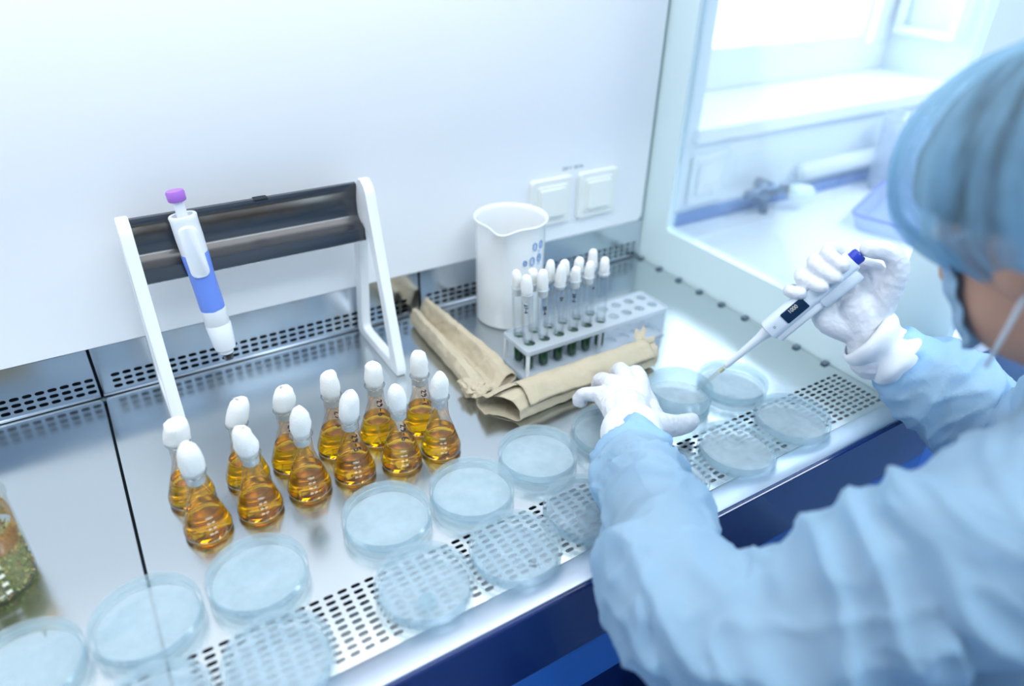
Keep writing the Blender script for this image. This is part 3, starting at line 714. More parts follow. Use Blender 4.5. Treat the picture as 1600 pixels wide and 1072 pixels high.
bm = bmesh.new(); loft(bm, [[(x*k, -.0150-.0030*e-.002*(k-1), zc+z*k2) for x, z, _ in rrect(.022, .066, .009, 0)] for zc, k, k2, e in ((Z(.32), 1.0, 1.0, -1.6), (Z(.32), 1.0, 1.0, .4), (Z(.32), .86, .95, 1.0))], True, True)
autosmooth(bmo('front_panel', bm, M_pip, hp), 40)
lofted('lower_body', [(.0085, .0085, Z(.955)), (.0088, .0088, Z(.930)), (.0128, .0125, Z(.925)), (.0140, .0138, Z(.90)), (.0158, .0152, Z(.775)), (.0150, .0145, Z(.77)), (.0148, .0142, Z(.765)), (.0154, .015, Z(.76)), (.0153, .015, Z(.672))], M_pip, hp)
lofted('nozzle', [(.0055, .0055, Z(1.0)), (.0063, .0063, Z(.99)), (.0063, .0063, Z(.955))], M_black, hp)
bm = bmesh.new(); add_tube(bm, [(0, .010, Z(.155)), (0, .022, Z(.12)), (0, .034, Z(.115)), (0, .041, Z(.145))], [.006, .005, .0045, .003], 10); bmo('finger_hook', bm, M_pip, hp, True)

# ------------------------------------------------------------------ herb beaker at the left edge
jb = empty('herb_beaker', (-.1335, -.292, .0005), label='glass beaker half full of dried herbs at the left edge of the photo', cat='beaker')
lathe('beaker_glass', [(0, .001), (.036, .0006), (.0395, .003), (.0405, .007), (.0405, .100), (.0425, .1035), (.0415, .105), (.0395, .1030), (.0388, .098)], thin('beaker_glass_m', (.95, .98, .98), '#dfeef0', .03, .07), jb, 48)
rnd = random.Random(3)
cols = ['#b5ae58', '#8e9648', '#d0b670', '#7d7a48', '#c3ca7c', '#a47c48', '#dfc070', '#6f8048']
bm = bmesh.new(); ml = []
for k in range(2600):
    a = rnd.uniform(0, 2*PI); z = rnd.uniform(.003, .052); rr = .0382-abs(rnd.gauss(0, .0025)) if rnd.random() < .7 else .038*math.sqrt(rnd.random())
    if rr < .034: z = rnd.uniform(.046, .054)
    p = Vector((rr*math.cos(a), rr*math.sin(a), z)); s = rnd.uniform(.0012, .0036)
    rot = Euler((rnd.uniform(0, 6), rnd.uniform(0, 6), rnd.uniform(0, 6))).to_matrix()
    vs4 = [bm.verts.new(p+rot@Vector(c)*s) for c in ((-1, -.35, 0), (0, -.5, .2), (1, 0, 0), (0, .5, .2))]
    for v in vs4:
        rad = math.hypot(v.co.x, v.co.y)
        if rad > .0392: v.co.x *= .0392/rad; v.co.y *= .0392/rad
        v.co.z = max(v.co.z, .0022)
    f = bm.faces.new(vs4); f.material_index = rnd.randrange(len(cols))
me = bpy.data.meshes.new('herb_flakes'); bm.to_mesh(me); bm.free()
for i, c_ in enumerate(cols): me.materials.append(mat('herb_%s' % 'abcdefgh'[i], c_, .8, noise_amt=.2))
ho = bpy.data.objects.new('herb_flakes', me); C.objects.link(ho); ho.parent = jb; ho['kind'] = 'stuff'
lathe('herb_core', [(0, .003), (.034, .003), (.0365, .008), (.0365, .046), (.03, .050), (0, .049)], mat('herb_core_m', '#8a8850', .9, noise_amt=.5, noise_scale=300), jb, 32)
lathe('amber_residue', [(.0385, .056), (.0388, .060), (.0388, .078), (.0384, .080)], thin('amber_band_m', (.95, .6, .15), '#c77a18', .35, .1), jb, 48, rfun=lambda x, y, z, a: (x, y, z+.004*math.sin(3*a)))  # wavy amber-tinted band round the glass, above the herbs
bj = lambda a0, z0: (lambda u, v: (.0407*math.cos(a0+u/.0407), .0407*math.sin(a0+u/.0407), z0+v))
for k in range(5):
    bm = bmesh.new(); a0 = math.radians(-68)
    for s in range(6):
        aa = a0+s*.02; add_tube(bm, [(.0407*math.cos(aa), .0407*math.sin(aa), .014+.011*k), (.0407*math.cos(aa+.021), .0407*math.sin(aa+.021), .014+.011*k)], .0018, 6)
    bmo('white_mark', bm, M_grad, jb)
bm = bmesh.new(); add_tube(bm, [(.0407*math.cos(math.radians(d)), .0407*math.sin(math.radians(d)), z) for d, z in ((-92, .040), (-90, .012), (-80, .0125), (-70, .013))], .0006, 6); bmo('white_mark', bm, M_grad, jb)

# ------------------------------------------------------------------ kraft paper parcels
def crump(p, s=60, a=.0012): 
    v = nvec(p*s); w = nvec(p*s*2.7+Vector((3, 1, 7)))
    return v*a+w*a*.5
def rigid(v): return (abs(noise.noise(v))*2-.4)
# lower parcel: a sheet wrapped round into a flattened prism, overlap seam on top, open left end
def parcel_wrap(name, A, B, cs, parent, m, n=70, amp=.0012, wscale=lambda t: 1, hscale=lambda t: 1, thick=.0006, endw=None):
    A, B = Vector(A), Vector(B); d = (B-A); L = d.length; d.normalize(); s = Vector((d.y, -d.x, 0)).normalized(); up = s.cross(d)
    if up.z < 0: up = -up
    bm = bmesh.new(); rows = []
    for i in range(n):
        t = i/(n-1); row = []
        for j, (a, b) in enumerate(cs(t)):
            off = endw(t, j/len(cs(t))) if endw else 0
            p = A+d*(L*t+off)+s*(a*wscale(t))+up*(b*hscale(t))
            c = crump(p, 45, amp)+crump(p+Vector((5, 5, 5)), 140, amp*.35)
            p = p+c; p.z = max(p.z, .0008); row.append(bm.verts.new(p))
        rows.append(row)
    for a, b in zip(rows, rows[1:]):
        for k in range(len(a)-1): bm.faces.new((a[k], a[k+1], b[k+1], b[k]))
    o = bmo(name, bm, m, parent)
    md = o.modifiers.new('thickness', 'SOLIDIFY'); md.thickness = thick; md.offset = 0
    return autosmooth(o, 28)
def polyc(P, n):   # resample an open polyline
    P = [Vector((a, b)) for a, b in P]; d = [0]
    for a, b in zip(P, P[1:]): d.append(d[-1]+(b-a).length)
    out = []
    for k in range(n):
        s_ = d[-1]*k/(n-1); j = max(i for i in range(len(d)-1) if d[i] <= s_+1e-9); out.append(tuple(P[j].lerp(P[j+1], (s_-d[j])/max(1e-9, d[j+1]-d[j]))))
    return out
pa = empty('paper_parcel', (0, 0, 0), label='long rolled kraft paper parcel in front of the rack, beside the gloved fingers', cat='paper parcel')
def csA(t):
    o = .0022+.0022*math.sin(PI*min(1, t*1.2))       # flap lift
    P = [(-.002, .0345+o), (-.016, .0315), (-.028, .018), (-.031, .004), (-.026, .001), (.0, .0006), (.026, .001), (.0315, .006), (.026, .019), (.014, .031), (.003, .0335), (-.008, .031), (-.014, .029)]
    k = .88+.12*min(1, t*9); P = [(a*(1+.25*(1-k)), b*k) for a, b in P]
    return polyc(P, 64)
parcel_wrap('paper_wrap', (.4430, -.3080, .0008), (.7250, -.3040, .0008), csA, pa, M_kraft, 90, .0016, lambda t: 1.0-.20*t, lambda t: 1.0-.12*t,
            endw=lambda t, j: (.027*max(0, math.sin((j-.42)/.56*PI))*(1-t)**7 if j > .42 else -.006*(1-t)**7)+.010*math.sin(j*9)*t**10)
def csF(t):
    return polyc([(-.012, .0352), (-.002, .0378), (.010, .0372), (.020, .0318), (.0285, .0238+.0025*math.sin(9*t)), (.0305, .0205+.0025*math.sin(9*t))], 18)
parcel_wrap('overlap_flap', (.486, -.3080, .0012), (.7180, -.3040, .0012), csF, pa, M_kraft, 50, .0010, lambda t: 1-.16*t, lambda t: 1-.07*t)
bm = bmesh.new(); rn = random.Random(5)
for k in range(4):
    ps = [Vector((.722+rn.uniform(-.01, .004), -.294+rn.uniform(-.008, .008), .030+rn.uniform(-.004, .003)))]
    dirv = Vector((rn.uniform(.4, 1), rn.uniform(-.4, .8), rn.uniform(.1, .7))).normalized()
    w = Vector((-dirv.y, dirv.x, .3)).normalized()*.006
    a, b, c, d_ = ps[0]-w, ps[0]+w, ps[0]+dirv*.020+w*.7+Vector((0, 0, .003)), ps[0]+dirv*.017-w*.4
    bm.faces.new([bm.verts.new(p) for p in (a, b, c, d_)])
o = bmo('torn_end', bm, M_kraft, pa); md = o.modifiers.new('t', 'SOLIDIFY'); md.thickness = .0005
# upper parcel: two rolls joined by a valley
pb = empty('paper_parcel', (0, 0, 0), label='double-rolled kraft paper parcel with a crumpled end, between stand and beaker', cat='paper parcel')
def csB(t):
    k = .55+.45*min(1, t*5)
    P = [(.012, .0012), (.030, .0010), (.0395, .006), (.0415, .018), (.034, .0285), (.022, .0275), (.0135, .018), (.004, .008), (-.004, .008), (-.010, .017), (-.019, .0255), (-.031, .026), (-.0395, .016), (-.038, .004), (-.028, .0010), (-.010, .0008), (.010, .002)]
    P = [(a, b*k) for a, b in P]
    return polyc(P, 72)
parcel_wrap('paper_wrap', (.4780, -.2630, .0008), (.4720, -.0330, .0008), csB, pb, M_kraft, 80, .0013, lambda t: .98-.42*t, lambda t: 1.0+.25*t,
            endw=lambda t, j: .010*math.sin(j*7)*(1-t)**5+ (.016*(j < .45)*t**12 if t > .5 else 0))
bm = bmesh.new(); bmesh.ops.create_icosphere(bm, subdivisions=4, radius=1)
for v in bm.verts:
    n = v.co.copy(); p = Vector((n.x*.021, n.y*.024, n.z*.0125))
    f = 1+.30*rigid(n*1.7+Vector((2, 2, 2)))+.16*rigid(n*4.1); v.co = Vector((.447, -.2520, .0140))+p*f*.9; v.co.z = max(.0008, v.co.z)
autosmooth(bmo('crumpled_end', bm, M_kraft, pb), 18)

# ------------------------------------------------------------------ the person
M_skin = mat('skin', '#c99a84', .5, noise_amt=.05, noise_scale=30, sss=.1)
M_glove = mat('latex_glove', '#e3e5ec', .38, noise_amt=.02, bump=.35, bump_scale=130, spec=.4)
M_cuff = mat('knit_cuff', '#f4f7fc', .9, noise_amt=.02, bump=.25, bump_scale=900)
M_hair = mat('dark_hair', '#5d5148', .6, noise_amt=.75, noise_scale=42, stretch=(1, .25, .25))
def fabric(name, col, transp, transl=.35, bump=.3, bs=260, dark=None):
    m = bpy.data.materials.new(name); m.use_nodes = True; nt = m.node_tree; nt.nodes.clear(); N = nt.nodes.new; L = nt.links.new
    out = N('ShaderNodeOutputMaterial'); pr = N('ShaderNodeBsdfPrincipled'); pr.inputs['Base Color'].default_value = (*lin(col), 1)
    pr.inputs['Roughness'].default_value = .6; pr.inputs['Specular IOR Level'].default_value = .3
    tl = N('ShaderNodeBsdfTranslucent'); tl.inputs[0].default_value = (*lin(col), 1)
    tr = N('ShaderNodeBsdfTransparent'); tr.inputs[0].default_value = (.88, .95, 1, 1)
    m1 = N('ShaderNodeMixShader'); m1.inputs[0].default_value = transl; L(pr.outputs[0], m1.inputs[1]); L(tl.outputs[0], m1.inputs[2])
    m2 = N('ShaderNodeMixShader'); m2.inputs[0].default_value = transp; L(m1.outputs[0], m2.inputs[1]); L(tr.outputs[0], m2.inputs[2])
    tc = N('ShaderNodeTexCoord'); n = N('ShaderNodeTexNoise'); n.inputs['Scale'].default_value = bs; n.inputs['Detail'].default_value = 3
    L(tc.outputs['Object'], n.inputs['Vector']); b = N('ShaderNodeBump'); b.inputs['Strength'].default_value = bump; b.inputs['Distance'].default_value = .001
    L(n.outputs['Fac'], b.inputs['Height']); L(b.outputs[0], pr.inputs['Normal']); L(m2.outputs[0], out.inputs[0])
    return m
M_gown = fabric('gown_nonwoven', '#bcdff8', .10, .45)
M_capm = fabric('cap_nonwoven', '#9ccdec', .46)
M_mask = fabric('mask_nonwoven', '#b4d6ee', .0)

crumple(M_gown, [(7, .030), (19, .006)], (1, 1, 1)); crumple(M_glove, [(60, .0016), (150, .0005)]); crumple(M_capm, [(18, .006)])
def chain(bm, pts, rad, flat=None):
    """closed tapered tube with round ends"""
    pts = [Vector(p) for p in pts]
    # resample with Catmull-Rom
    P, R = [], []
    n = len(pts)
    for i in range(n-1):
        p0, p1, p2, p3 = pts[max(0, i-1)], pts[i], pts[i+1], pts[min(n-1, i+2)]
        for k in range(4):
            t = k/4; P.append(.5*((2*p1)+(-p0+p2)*t+(2*p0-5*p1+4*p2-p3)*t*t+(-p0+3*p1-3*p2+p3)*t**3)); R.append(rad[i]+(rad[i+1]-rad[i])*t)
    P.append(pts[-1]); R.append(rad[-1])
    d0 = (P[1]-P[0]).normalized(); d1 = (P[-1]-P[-2]).normalized()
    PP = [P[0]-d0*R[0]*math.sin(a) for a in (1.4, .9, .45)]+P+[P[-1]+d1*R[-1]*math.sin(a) for a in (.45, .9, 1.4)]
    RR = [R[0]*math.cos(a) for a in (1.4, .9, .45)]+R+[R[-1]*math.cos(a) for a in (.45, .9, 1.4)]
    add_tube(bm, PP, RR, 14)
def blob(bm, c, r, rot=None):
    g = bmesh.ops.create_icosphere(bm, subdivisions=3, radius=1)['verts']
    for v in g:
        p = Vector((v.co.x*r[0], v.co.y*r[1], v.co.z*r[2]))
        if rot: p = rot @ p
        v.co = p+Vector(c)
def voxel_mesh(name, bm, voxel, smooth, disp, m, parent, keep=None):
    bmesh.ops.recalc_face_normals(bm, faces=bm.faces)
    me = bpy.data.meshes.new('tmp'); bm.to_mesh(me); bm.free()
    t = bpy.data.objects.new('tmp', me); C.objects.link(t)
    md = t.modifiers.new('r', 'REMESH'); md.mode = 'VOXEL'; md.voxel_size = voxel; md.adaptivity = 0
    bpy.context.view_layer.update()
    res = bpy.data.meshes.new_from_object(t.evaluated_get(bpy.context.evaluated_depsgraph_get()))
    bpy.data.objects.remove(t)
    n = len(res.vertices); co = np.empty(n*3, 'f'); res.vertices.foreach_get('co', co); co = co.reshape(-1, 3).astype('d')
    e = np.empty(len(res.edges)*2, 'i'); res.edges.foreach_get('vertices', e); e = e.reshape(-1, 2)
    deg = np.bincount(e.ravel(), minlength=n)[:, None].astype('d')
    for _ in range(smooth):
        s = np.zeros_like(co); np.add.at(s, e[:, 0], co[e[:, 1]]); np.add.at(s, e[:, 1], co[e[:, 0]])
        co = co*.4+.6*s/np.maximum(deg, 1)
    res.vertices.foreach_set('co', co.ravel().astype('f')); res.update()
    if disp:
        no = np.array([v.normal[:] for v in res.vertices])
        d = np.array([disp(Vector(p), Vector(q)) for p, q in zip(co, no)])
        co = co+no*d[:, None]
        for _ in range(1):
            s = np.zeros_like(co); np.add.at(s, e[:, 0], co[e[:, 1]]); np.add.at(s, e[:, 1], co[e[:, 0]])
            co = co*.7+.3*s/np.maximum(deg, 1)
        res.vertices.foreach_set('co', co.ravel().astype('f')); res.update()
    if keep:
        b2 = bmesh.new(); b2.from_mesh(res); dele = [f for f in b2.faces if not keep(f.calc_center_median())]
        bmesh.ops.delete(b2, geom=dele, context='FACES'); b2.to_mesh(res); b2.free()
    res.name = name; res.materials.clear()
    return link(name, res, m, parent, True)

chain0 = chain
person = empty('person', (0, 0, 0), label='person in a light blue gown, cap, mask and white gloves, pipetting into a dish', cat='person')
V = Vector
# pipette frame: t along the pipette, s to the lower right, n towards the camera
TIP = V((.7233, -.4148, .012)); PTOP = V((.8546, -.5127, .2325)); AX = (PTOP-TIP).normalized()
CAMF = V((.4612, .7145, -.5261)); NN = (-CAMF-AX*(-CAMF).dot(AX)).normalized(); SS = AX.cross(NN)
if SS.dot(V((.8485, -.5286, .026))) < 0: SS = -SS
def loc(t, s, n): return TIP+AX*t+SS*s+NN*n
RW = loc(.212, .094, -.010)
def right_hand(bm, k):
    chain(bm, [loc(.196, .118, -.006), RW, loc(.228, .062, -.020)], [.029*k, .028*k, .030*k])
    for t, s, n, r in ((.262, .012, -.036, .0125), (.243, .008, -.038, .0125), (.222, .008, -.037, .012), (.200, .012, -.033, .0115)):
        chain(bm, [loc(.218+(t-.23)*.5, .080, -.014), loc(.230+(t-.23)*.8, .045, -.026), loc(t, s, n)], [.019*k, .0185*k, r*k])
    chain(bm, [loc(.205, .075, -.012), loc(.190, .046, -.014), loc(.192, .028, -.020)], [.020*k, .017*k, .012*k])
    F = [[(.262, .012, -.036), (.258, -.020, -.026), (.252, -.0245, -.004), (.256, -.006, .0145)],
         [(.243, .008, -.038), (.236, -.022, -.027), (.232, -.0245, -.003), (.240, -.001, .0155)],
         [(.222, .008, -.037), (.212, -.020, -.026), (.209, -.0235, -.003), (.220, -.002, .0150)],
         [(.200, .012, -.033), (.188, -.014, -.024), (.186, -.0210, -.004), (.196, -.012, .0120)]]
    for f, r in zip(F, (.0100, .0103, .0098, .0085)):
        chain(bm, [loc(*p) for p in f], [r*1.12*k, r*1.05*k, r*k, r*.90*k])
    chain(bm, [loc(.232, .080, -.012), loc(.270, .062, -.008), loc(.297, .044, .000), loc(.303, .022, .002), loc(.290, .002, .003)], [.018*k, .0165*k, .0135*k, .0125*k, .0115*k])
    chain(bm, [loc(.250, .060, -.018), loc(.275, .040, -.018), loc(.265, .018, -.030)], [.016*k, .012*k, .011*k])
LW = V((.541, -.478, .052)); LO = V((-.012, 0, 0))
def left_hand(bm, k):
    def chain(b_, p_, r_): return chain0(b_, [V(x)+(LO if x is not LW else V((0, 0, 0))) for x in p_], r_)
    chain(bm, [(.532, -.505, .054), LW, (.575, -.445, .056)], [.029*k, .028*k, .028*k])
    K = [(.627, -.407, .058), (.611, -.396, .062), (.591, -.390, .059), (.570, -.396, .051)]
    for p in K: chain(bm, [(.560+(p[0]-.6)*.35, -.468, .052), (.583+(p[0]-.6)*.7, -.432, .057), p], [.018*k, .0175*k, .0125*k])
    F = [[K[0], (.642, -.382, .053), (.646, -.368, .036), (.6390, -.3700, .018)], [K[1], (.626, -.368, .055), (.634, -.354, .038), (.6420, -.3560, .018)],
         [K[2], (.594, -.367, .049), (.597, -.358, .033), (.598, -.361, .017)], [K[3], (.560, -.376, .043), (.556, -.368, .030), (.558, -.372, .0285)]]
    for f, r in zip(F, (.0108, .0108, .0102, .0095)): chain(bm, f, [r*1.15*k, r*1.05*k, r*k, r*.92*k])
    chain(bm, [(.570, -.472, .050), (.600, -.478, .043), (.628, -.481, .035), (.650, -.478, .028), (.6650, -.473, .0235)], [.020*k, .0175*k, .0140*k, .0130*k, .0105*k])
    chain(bm, [(.600, -.462, .048), (.615, -.435, .050), (.622, -.41, .055)], [.016*k, .013*k, .011*k])
LE = V([0.3803, -0.7159, 0.0919]); LS = V([0.5486, -0.8752, 0.2323]); U1 = V([0.4192, -0.7974, 0.1104]); U2 = V([0.486, -0.8382, 0.1895]); RE = V((.985, -.735, .015)); RS = V((.845, -.850, .235))
HC = V((.637, -.785, .417)); FD = V((.20, .82, -.54)).normalized(); UP = V((.03, .54, .84)); UP = (UP-FD*UP.dot(FD)).normalized(); RT = FD.cross(UP)
HR = Matrix((RT, FD, UP)).transposed()
def head_pt(r, f, u): return HC+RT*r+FD*f+UP*u
NB = V((.672, -.872, .275))
bm = bmesh.new()
right_hand(bm, .70); left_hand(bm, .70)
chain(bm, [LW, (LW+LE)/2+V((0, 0, .004)), LE, U1, U2, LS], [.026, .036, .038, .042, .048, .055])
chain(bm, [RW, (RW+RE)/2, RE, (RE+RS)/2, RS], [.026, .036, .040, .046, .055])
chain(bm, [LS, NB+V((0, -.01, -.035)), RS], [.055, .068, .055])
chain(bm, [NB+V((0, -.02, -.03)), V((.69, -.96, .05)), V((.71, -1.02, -.18)), V((.71, -1.05, -.33))], [.085, .125, .125, .135])
blob(bm, (.60, -.93, .10), (.09, .09, .14)); blob(bm, (.79, -.91, .10), (.09, .09, .14))
for sx in (-.10, .10): chain(bm, [V((.71+sx, -1.05, -.36)), V((.70+sx*1.4, -.70, -.34)), V((.70+sx*1.3, -.68, -.60)), V((.70+sx*1.3, -.70, FZ+.07)), V((.70+sx*1.3, -.60, FZ+.035))], [.095, .07, .055, .045, .033])
chain(bm, [NB, HC-UP*.06-FD*.015], [.058, .056])
blob(bm, head_pt(0, -.008, .022), (.076, .095, .092), HR); blob(bm, head_pt(0, .030, -.045), (.056, .060, .060), HR)
chain(bm, [head_pt(0, .088, .012), head_pt(0, .103, -.022)], [.008, .013])
for s in (-1, 1): blob(bm, head_pt(s*.078, -.012, -.012), (.008, .018, .030), HR)
chain(bm, [head_pt(-.02, .083, -.060), head_pt(.02, .083, -.060)], [.007, .007])
body = voxel_mesh('body', bm, .0042, 2, None, M_skin, person)
for s in (-1, 1):
    bm = bmesh.new(); blob(bm, head_pt(s*.032, .079, .008), (.012, .012, .012)); bmo('eye', bm, mat('eye_white', '#e8e8e8', .2, noise_amt=.02), person, True)
def wr(amp, sc, dirv=None):
    def f(p, n):
        w = p+nvec(p*sc*.4)*.02
        return amp*(abs(noise.noise(w*sc))*-1.6+.4+.5*noise.noise(w*sc*2.3))
    return f
bm = bmesh.new(); right_hand(bm, 1.0); voxel_mesh('glove', bm, .0021, 2, wr(.0009, 70), M_glove, person)
bm = bmesh.new(); left_hand(bm, 1.0); voxel_mesh('glove', bm, .0021, 2, wr(.0008, 70), M_glove, person)
# knit cuffs: ribbed bands round the wrists
def cuff(A, B, ra, rb, rib, m=M_cuff):
    A, B = V(A), V(B); bm = bmesh.new(); d = (B-A); n = 28
    P = [A+d*(i/n) for i in range(n+1)]; R = [ra+(rb-ra)*(i/n)+rib*math.sin(i/n*PI*4.0)*1.0-.004*(i < 1) for i in range(n+1)]
    add_tube(bm, P, R, 40, False)
    for v in bm.verts: v.co += nvec(v.co*50)*.0022
    o = bmo('knit_cuff', bm, m, person, True); md = o.modifiers.new('t', 'SOLIDIFY'); md.thickness = .0015; return o
dl = (LE-LW).normalized(); dr = (RE-RW).normalized()
cuff(LW-dl*.010, LW+dl*.066, .0365, .0385, .0012)
cuff(RW-dr*.008, RW+dr*.074, .0390, .0370, .0038)
# gown
def seg_t(p, a, b): d = b-a; return max(0, min(1, (p-a).dot(d)/d.length_squared))
def folds(p, n):
    # creases run mostly round or along the nearest limb
    best = None
    for a, b, ax_ in ((LW, LE, 0), (LE, U2, 0), (U2, LS, 0), (RW, RE, 0), (RE, RS, 0)):
        t = seg_t(p, a, b); q = a+(b-a)*t; dd = (p-q).length
        if best is None or dd < best[0]: best = (dd, a, b, t)
    a, b = best[1], best[2]; d = (b-a).normalized(); al = (p-a).dot(d); rad = p-a-d*al
    w = V((rad.x, rad.y, rad.z))*9+d*al*15+V((1.7, 4.1, 2.2))
    w = w+nvec(w*.5)*.9
    r1 = max(0, 1-abs(noise.noise(w))*3.2)**1.6
    w2 = rad*15+d*al*26+nvec(p*9)*1.3+V((7, 1, 3))
    r2 = max(0, 1-abs(noise.noise(w2))*3.4)**1.5
    r3 = noise.noise(p*10)
    return .0115*(r1-.3)+.0050*(r2-.3)+.011*r3
bm = bmesh.new()
mL = LW+(LE-LW)*.30+V((-.006, -.004, .000)); 
chain(bm, [LW+dl*.050, LW+dl*.075+V((-.010, 0, -.004)), LW+(LE-LW)*.42, LW+(LE-LW)*.72+V((.012, .01, 0)), LE, U1, U2, LS], [.0425, .054, .052, .054, .060, .060, .070, .076])
chain(bm, [RW+dr*.060, RW+dr*.090+V((.0, 0, -.002)), RW+(RE-RW)*.5, RE, RE.lerp(RS, .5), RS], [.048, .060, .062, .068, .076, .080])
chain(bm, [LS, NB+V((0, -.015, -.04)), RS], [.076, .088, .078])
chain(bm, [NB+V((0, -.03, -.05)), V((.69, -.96, .05)), V((.71, -1.02, -.18)), V((.71, -1.04, -.40)), V((.71, -1.0, -.55))], [.105, .155, .155, .17, .20])
blob(bm, (.59, -.93, .08), (.11, .11, .17)); blob(bm, (.80, -.91, .08), (.11, .11, .17))
gown = voxel_mesh('surgical_gown', bm, .0048, 4, folds, M_gown, person)
# trousers and shoes, out of the photo but there from the side
for nm, m_, ch in (('trousers', mat('trouser_blue', '#8fb4d8', .8, noise_amt=.04), lambda sx: ([V((.71+sx*.9, -1.06, -.36)), V((.70+sx*1.4, -.70, -.34)), V((.70+sx*1.3, -.68, -.60)), V((.70+sx*1.3, -.70, FZ+.10))], [.125, .092, .075, .070])),):
    bm = bmesh.new()
    for sx in (-.10, .10): chain(bm, *ch(sx))
    voxel_mesh(nm, bm, .009, 2, lambda p, n: .006*noise.noise(p*16), m_, person)
M_shoe = mat('shoe_white', '#e8ebee', .5, noise_amt=.02)
for sx in (-.10, .10):
    bm = bmesh.new(); chain(bm, [V((.70+sx*1.3, -.715, FZ+.050)), V((.70+sx*1.3, -.65, FZ+.048)), V((.70+sx*1.3, -.58, FZ+.040))], [.047, .047, .038]); bmo('shoe', bm, M_shoe, person, True)
# cap, hair, mask
bm = bmesh.new(); blob(bm, head_pt(0, -.012, .034), (.092, .112, .093), HR)
voxel_mesh('hair', bm, .004, 1, lambda p, n: .003*noise.noise(V((p.x*120, p.y*60, p.z*30))), M_hair, person, keep=lambda p: (p-HC).dot(UP)+.45*(-(p-HC).dot(FD)) > .012)
bm = bmesh.new()
NU, NV = 120, 40; rows = []
for j in range(NV+1):
    t = j/NV; row = []
    for i in range(NU):
        a = 2*PI*i/NU
        el = PI/2-t*(PI/2+.72)
        pl = 1+.060*t*(noise.noise(V((math.cos(a)*5, math.sin(a)*5, t*.8)))*2)+.045*(t*(1.2-t)*1.6)*abs(math.sin(a*11+3*noise.noise(V((math.cos(a)*2, math.sin(a)*2, t)))))
        ed = 1-.20*max(0, (t-.80)/.20)**1.5
        x, y, z = math.cos(a)*math.cos(el), math.sin(a)*math.cos(el), math.sin(el)
        p = V((x*.105*pl*ed, y*.126*pl*ed-.012, z*.098*pl*(1+.04*noise.noise(V((x*3, y*3, z*3))))+.036))
        # tip the cap back over the nape
        tilt = Matrix.Rotation(.30, 3, 'X'); p = tilt @ (p-V((0, 0, .03)))+V((0, 0, .03))
        row.append(bm.verts.new(HC+HR@p))
    rows.append(row)
for A, B in zip(rows, rows[1:]):
    for k in range(NU): bm.faces.new((A[k], A[(k+1) % NU], B[(k+1) % NU], B[k]))
uvl = bm.loops.layers.uv.new('pleats'); vi = {v: (k % NU, k//NU) for k, v in enumerate(bm.verts)}
for f in bm.faces:
    us_ = [vi[l.vert][0] for l in f.loops]
    for l in f.loops:
        k, j = vi[l.vert]; k = NU if (k == 0 and max(us_) > 2) else k
        l[uvl].uv = (k/NU, j/NV)
bmo('bouffant_cap', bm, M_capm, person, True)
# gathered cloth lies double in the pleats: see-through share varies round the cap
nt = M_capm.node_tree; N_ = nt.nodes.new; L2 = nt.links.new
uvn = N_('ShaderNodeUVMap'); uvn.uv_map = 'pleats'; mp_ = N_('ShaderNodeMapping'); mp_.inputs['Scale'].default_value = (34, 2.2, 1); L2(uvn.outputs[0], mp_.inputs[0])
nz_ = N_('ShaderNodeTexNoise'); nz_.inputs['Scale'].default_value = 1; nz_.inputs['Detail'].default_value = 3; L2(mp_.outputs[0], nz_.inputs['Vector'])
mr_ = N_('ShaderNodeMapRange'); mr_.inputs[1].default_value = .38; mr_.inputs[2].default_value = .62; mr_.inputs[3].default_value = .12; mr_.inputs[4].default_value = .72; L2(nz_.outputs['Fac'], mr_.inputs[0])
for n_ in nt.nodes:
    if n_.type == 'MIX_SHADER' and any(l.from_node.type == 'BSDF_TRANSPARENT' for l in n_.inputs[2].links): L2(mr_.outputs[0], n_.inputs[0])
bm = bmesh.new(); P = [r.co.copy() for r in []]
# face mask: a pleated shell over nose and chin
rows = []
for j in range(15):
    v = j/14; row = []
    for i in range(25):
        u = i/24; a = (u-.5)*1.75
        zz = .005+(-.095*v)*(1-.30*abs(u-.5)*2)-.012*abs(u-.5)*2; pl = .0015*math.sin(v*PI*6)
        rr = .068+.030*math.exp(-(a/.55)**2)*(1-.3*abs(v-.35))+pl
        row.append(bm.verts.new(head_pt(math.sin(a)*(.074+pl), .008+math.cos(a)*rr*1.03, zz+(.012*math.cos(a*1.2) if j == 0 else 0))))
    rows.append(row)
for A, B in zip(rows, rows[1:]):
    for k in range(24): bm.faces.new((A[k], A[k+1], B[k+1], B[k]))
mk = bmo('face_mask', bm, M_mask, person, True); md = mk.modifiers.new('t', 'SOLIDIFY'); md.thickness = .001
for s in (-1, 1):
    bm = bmesh.new(); add_tube(bm, [head_pt(s*.068, .040, .008), head_pt(s*.079, .015, .012), head_pt(s*.084, -.015, .018), head_pt(s*.083, -.030, .0), head_pt(s*.080, -.022, -.03), head_pt(s*.076, .005, -.06), head_pt(s*.066, .035, -.088)], .0016, 6)
    bmo('ear_loop', bm, M_plastic, mk, True)

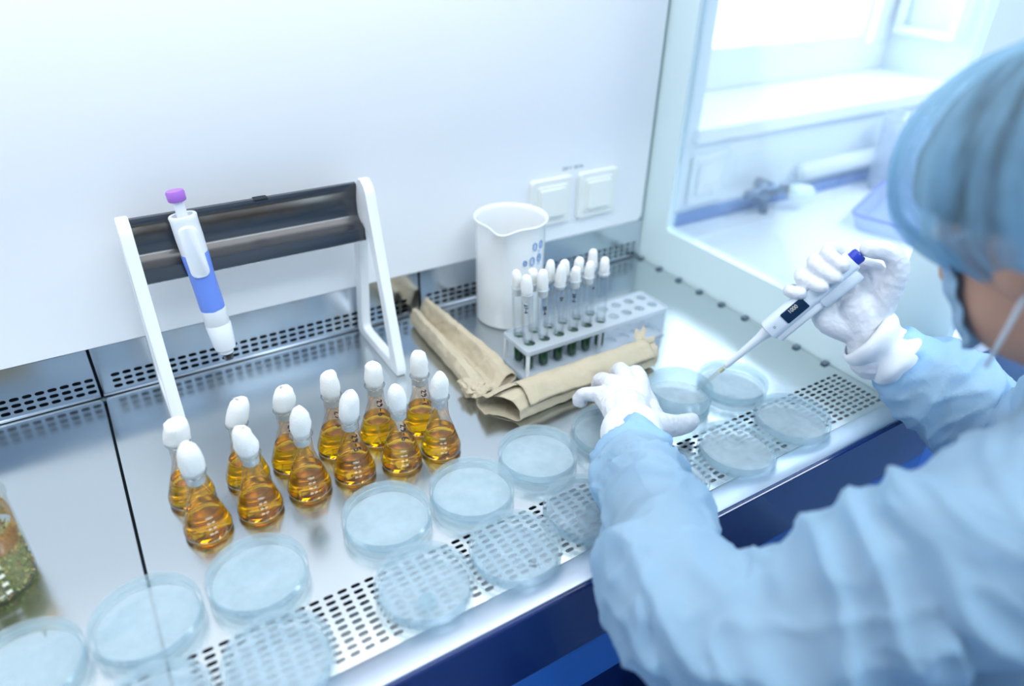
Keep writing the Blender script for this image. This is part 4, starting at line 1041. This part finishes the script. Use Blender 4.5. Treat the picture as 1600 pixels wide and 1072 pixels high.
# ------------------------------------------------------------------ the pipette in the hand
hp2 = empty('handheld_pipette', TIP, label='light grey pipette with a dark volume display held in the right gloved hand', cat='pipette')
MB = Matrix((SS, -NN, AX)).transposed()
hp2.rotation_euler = MB.to_euler()
M_pg = mat('pipette_grey', '#dfe8f2', .3, noise_amt=.01); M_knob = mat('knob_blue', '#2b3fb4', .3, noise_amt=.03)
M_tip = thin('tip_plastic', (.96, .97, .96), '#eef0e8', .25, .1)
lofted('pipette_tip', [(.0008, .0008, 0), (.0024, .0024, .018), (.0034, .0034, .050), (.0038, .0038, .058)], M_tip, hp2, False)
lofted('tip_filter', [(.0028, .0028, .042), (.0031, .0031, .050)], mat('filter_cream', '#e8e6c4', .7, noise_amt=.03), hp2)
lofted('shaft', [(.0034, .0034, .054), (.0042, .0042, .058), (.0046, .0046, .075), (.0062, .0062, .115), (.0085, .0085, .127), (.0095, .0095, .132)], M_pip, hp2)
def rbox(name, w, d, z0, z1, m, parent, r=.005, cx=0, cy=0, w1=None):
    w1 = w1 or w; bm = bmesh.new()
    f = lambda w_, d_, z: [(x+cx, y+cy, z) for x, y, _ in rrect(w_, d_, min(r, w_/2.2, d_/2.2), 0, 5)]
    loft(bm, [f(w*.9, d*.9, z0), f(w, d, z0+.0015), f(w1, d, z1-.0015), f(w1*.92, d*.92, z1)], True, True); return autosmooth(bmo(name, bm, m, parent), 40)
rbox('handle', .0275, .026, .130, .268, M_pg, hp2, .009, w1=.0255)
rbox('ejector_arm', .0105, .018, .134, .222, M_pip, hp2, .004, cx=.0165, cy=.000)
rbox('ejector_button', .0160, .020, .205, .262, M_pg, hp2, .006, cx=.0175, cy=-.002)
dp = rbox('volume_display', .0165, .0016, .158, .193, mat('display_dark', '#16304f', .15, noise_amt=.05), hp2, .0007, cx=-.001, cy=-.0131)
rotd = Matrix.Rotation(PI/2, 4, 'X')
# digits read along the pipette
Mtx = Matrix.Translation((-.0045, -.0143, .1755)) @ Matrix(((0, -1, 0, 0), (0, 0, -1, 0), (1, 0, 0, 0), (0, 0, 0, 1)))
text_obj('display_digits', '1000', .0078, M_grad, dp, Mtx, sx=.9)
text_obj('volume_mark', 'D', .0045, M_ink, hp2, Matrix.Translation((-.001, -.0131, .142)) @ Matrix(((0, -1, 0, 0), (0, 0, -1, 0), (1, 0, 0, 0), (0, 0, 0, 1))))
lofted('plunger_knob', [(.0050, .0050, .262), (.0055, .0055, .267), (.0095, .0095, .268), (.0100, .0100, .276), (.0085, .0085, .279)], M_knob, hp2)
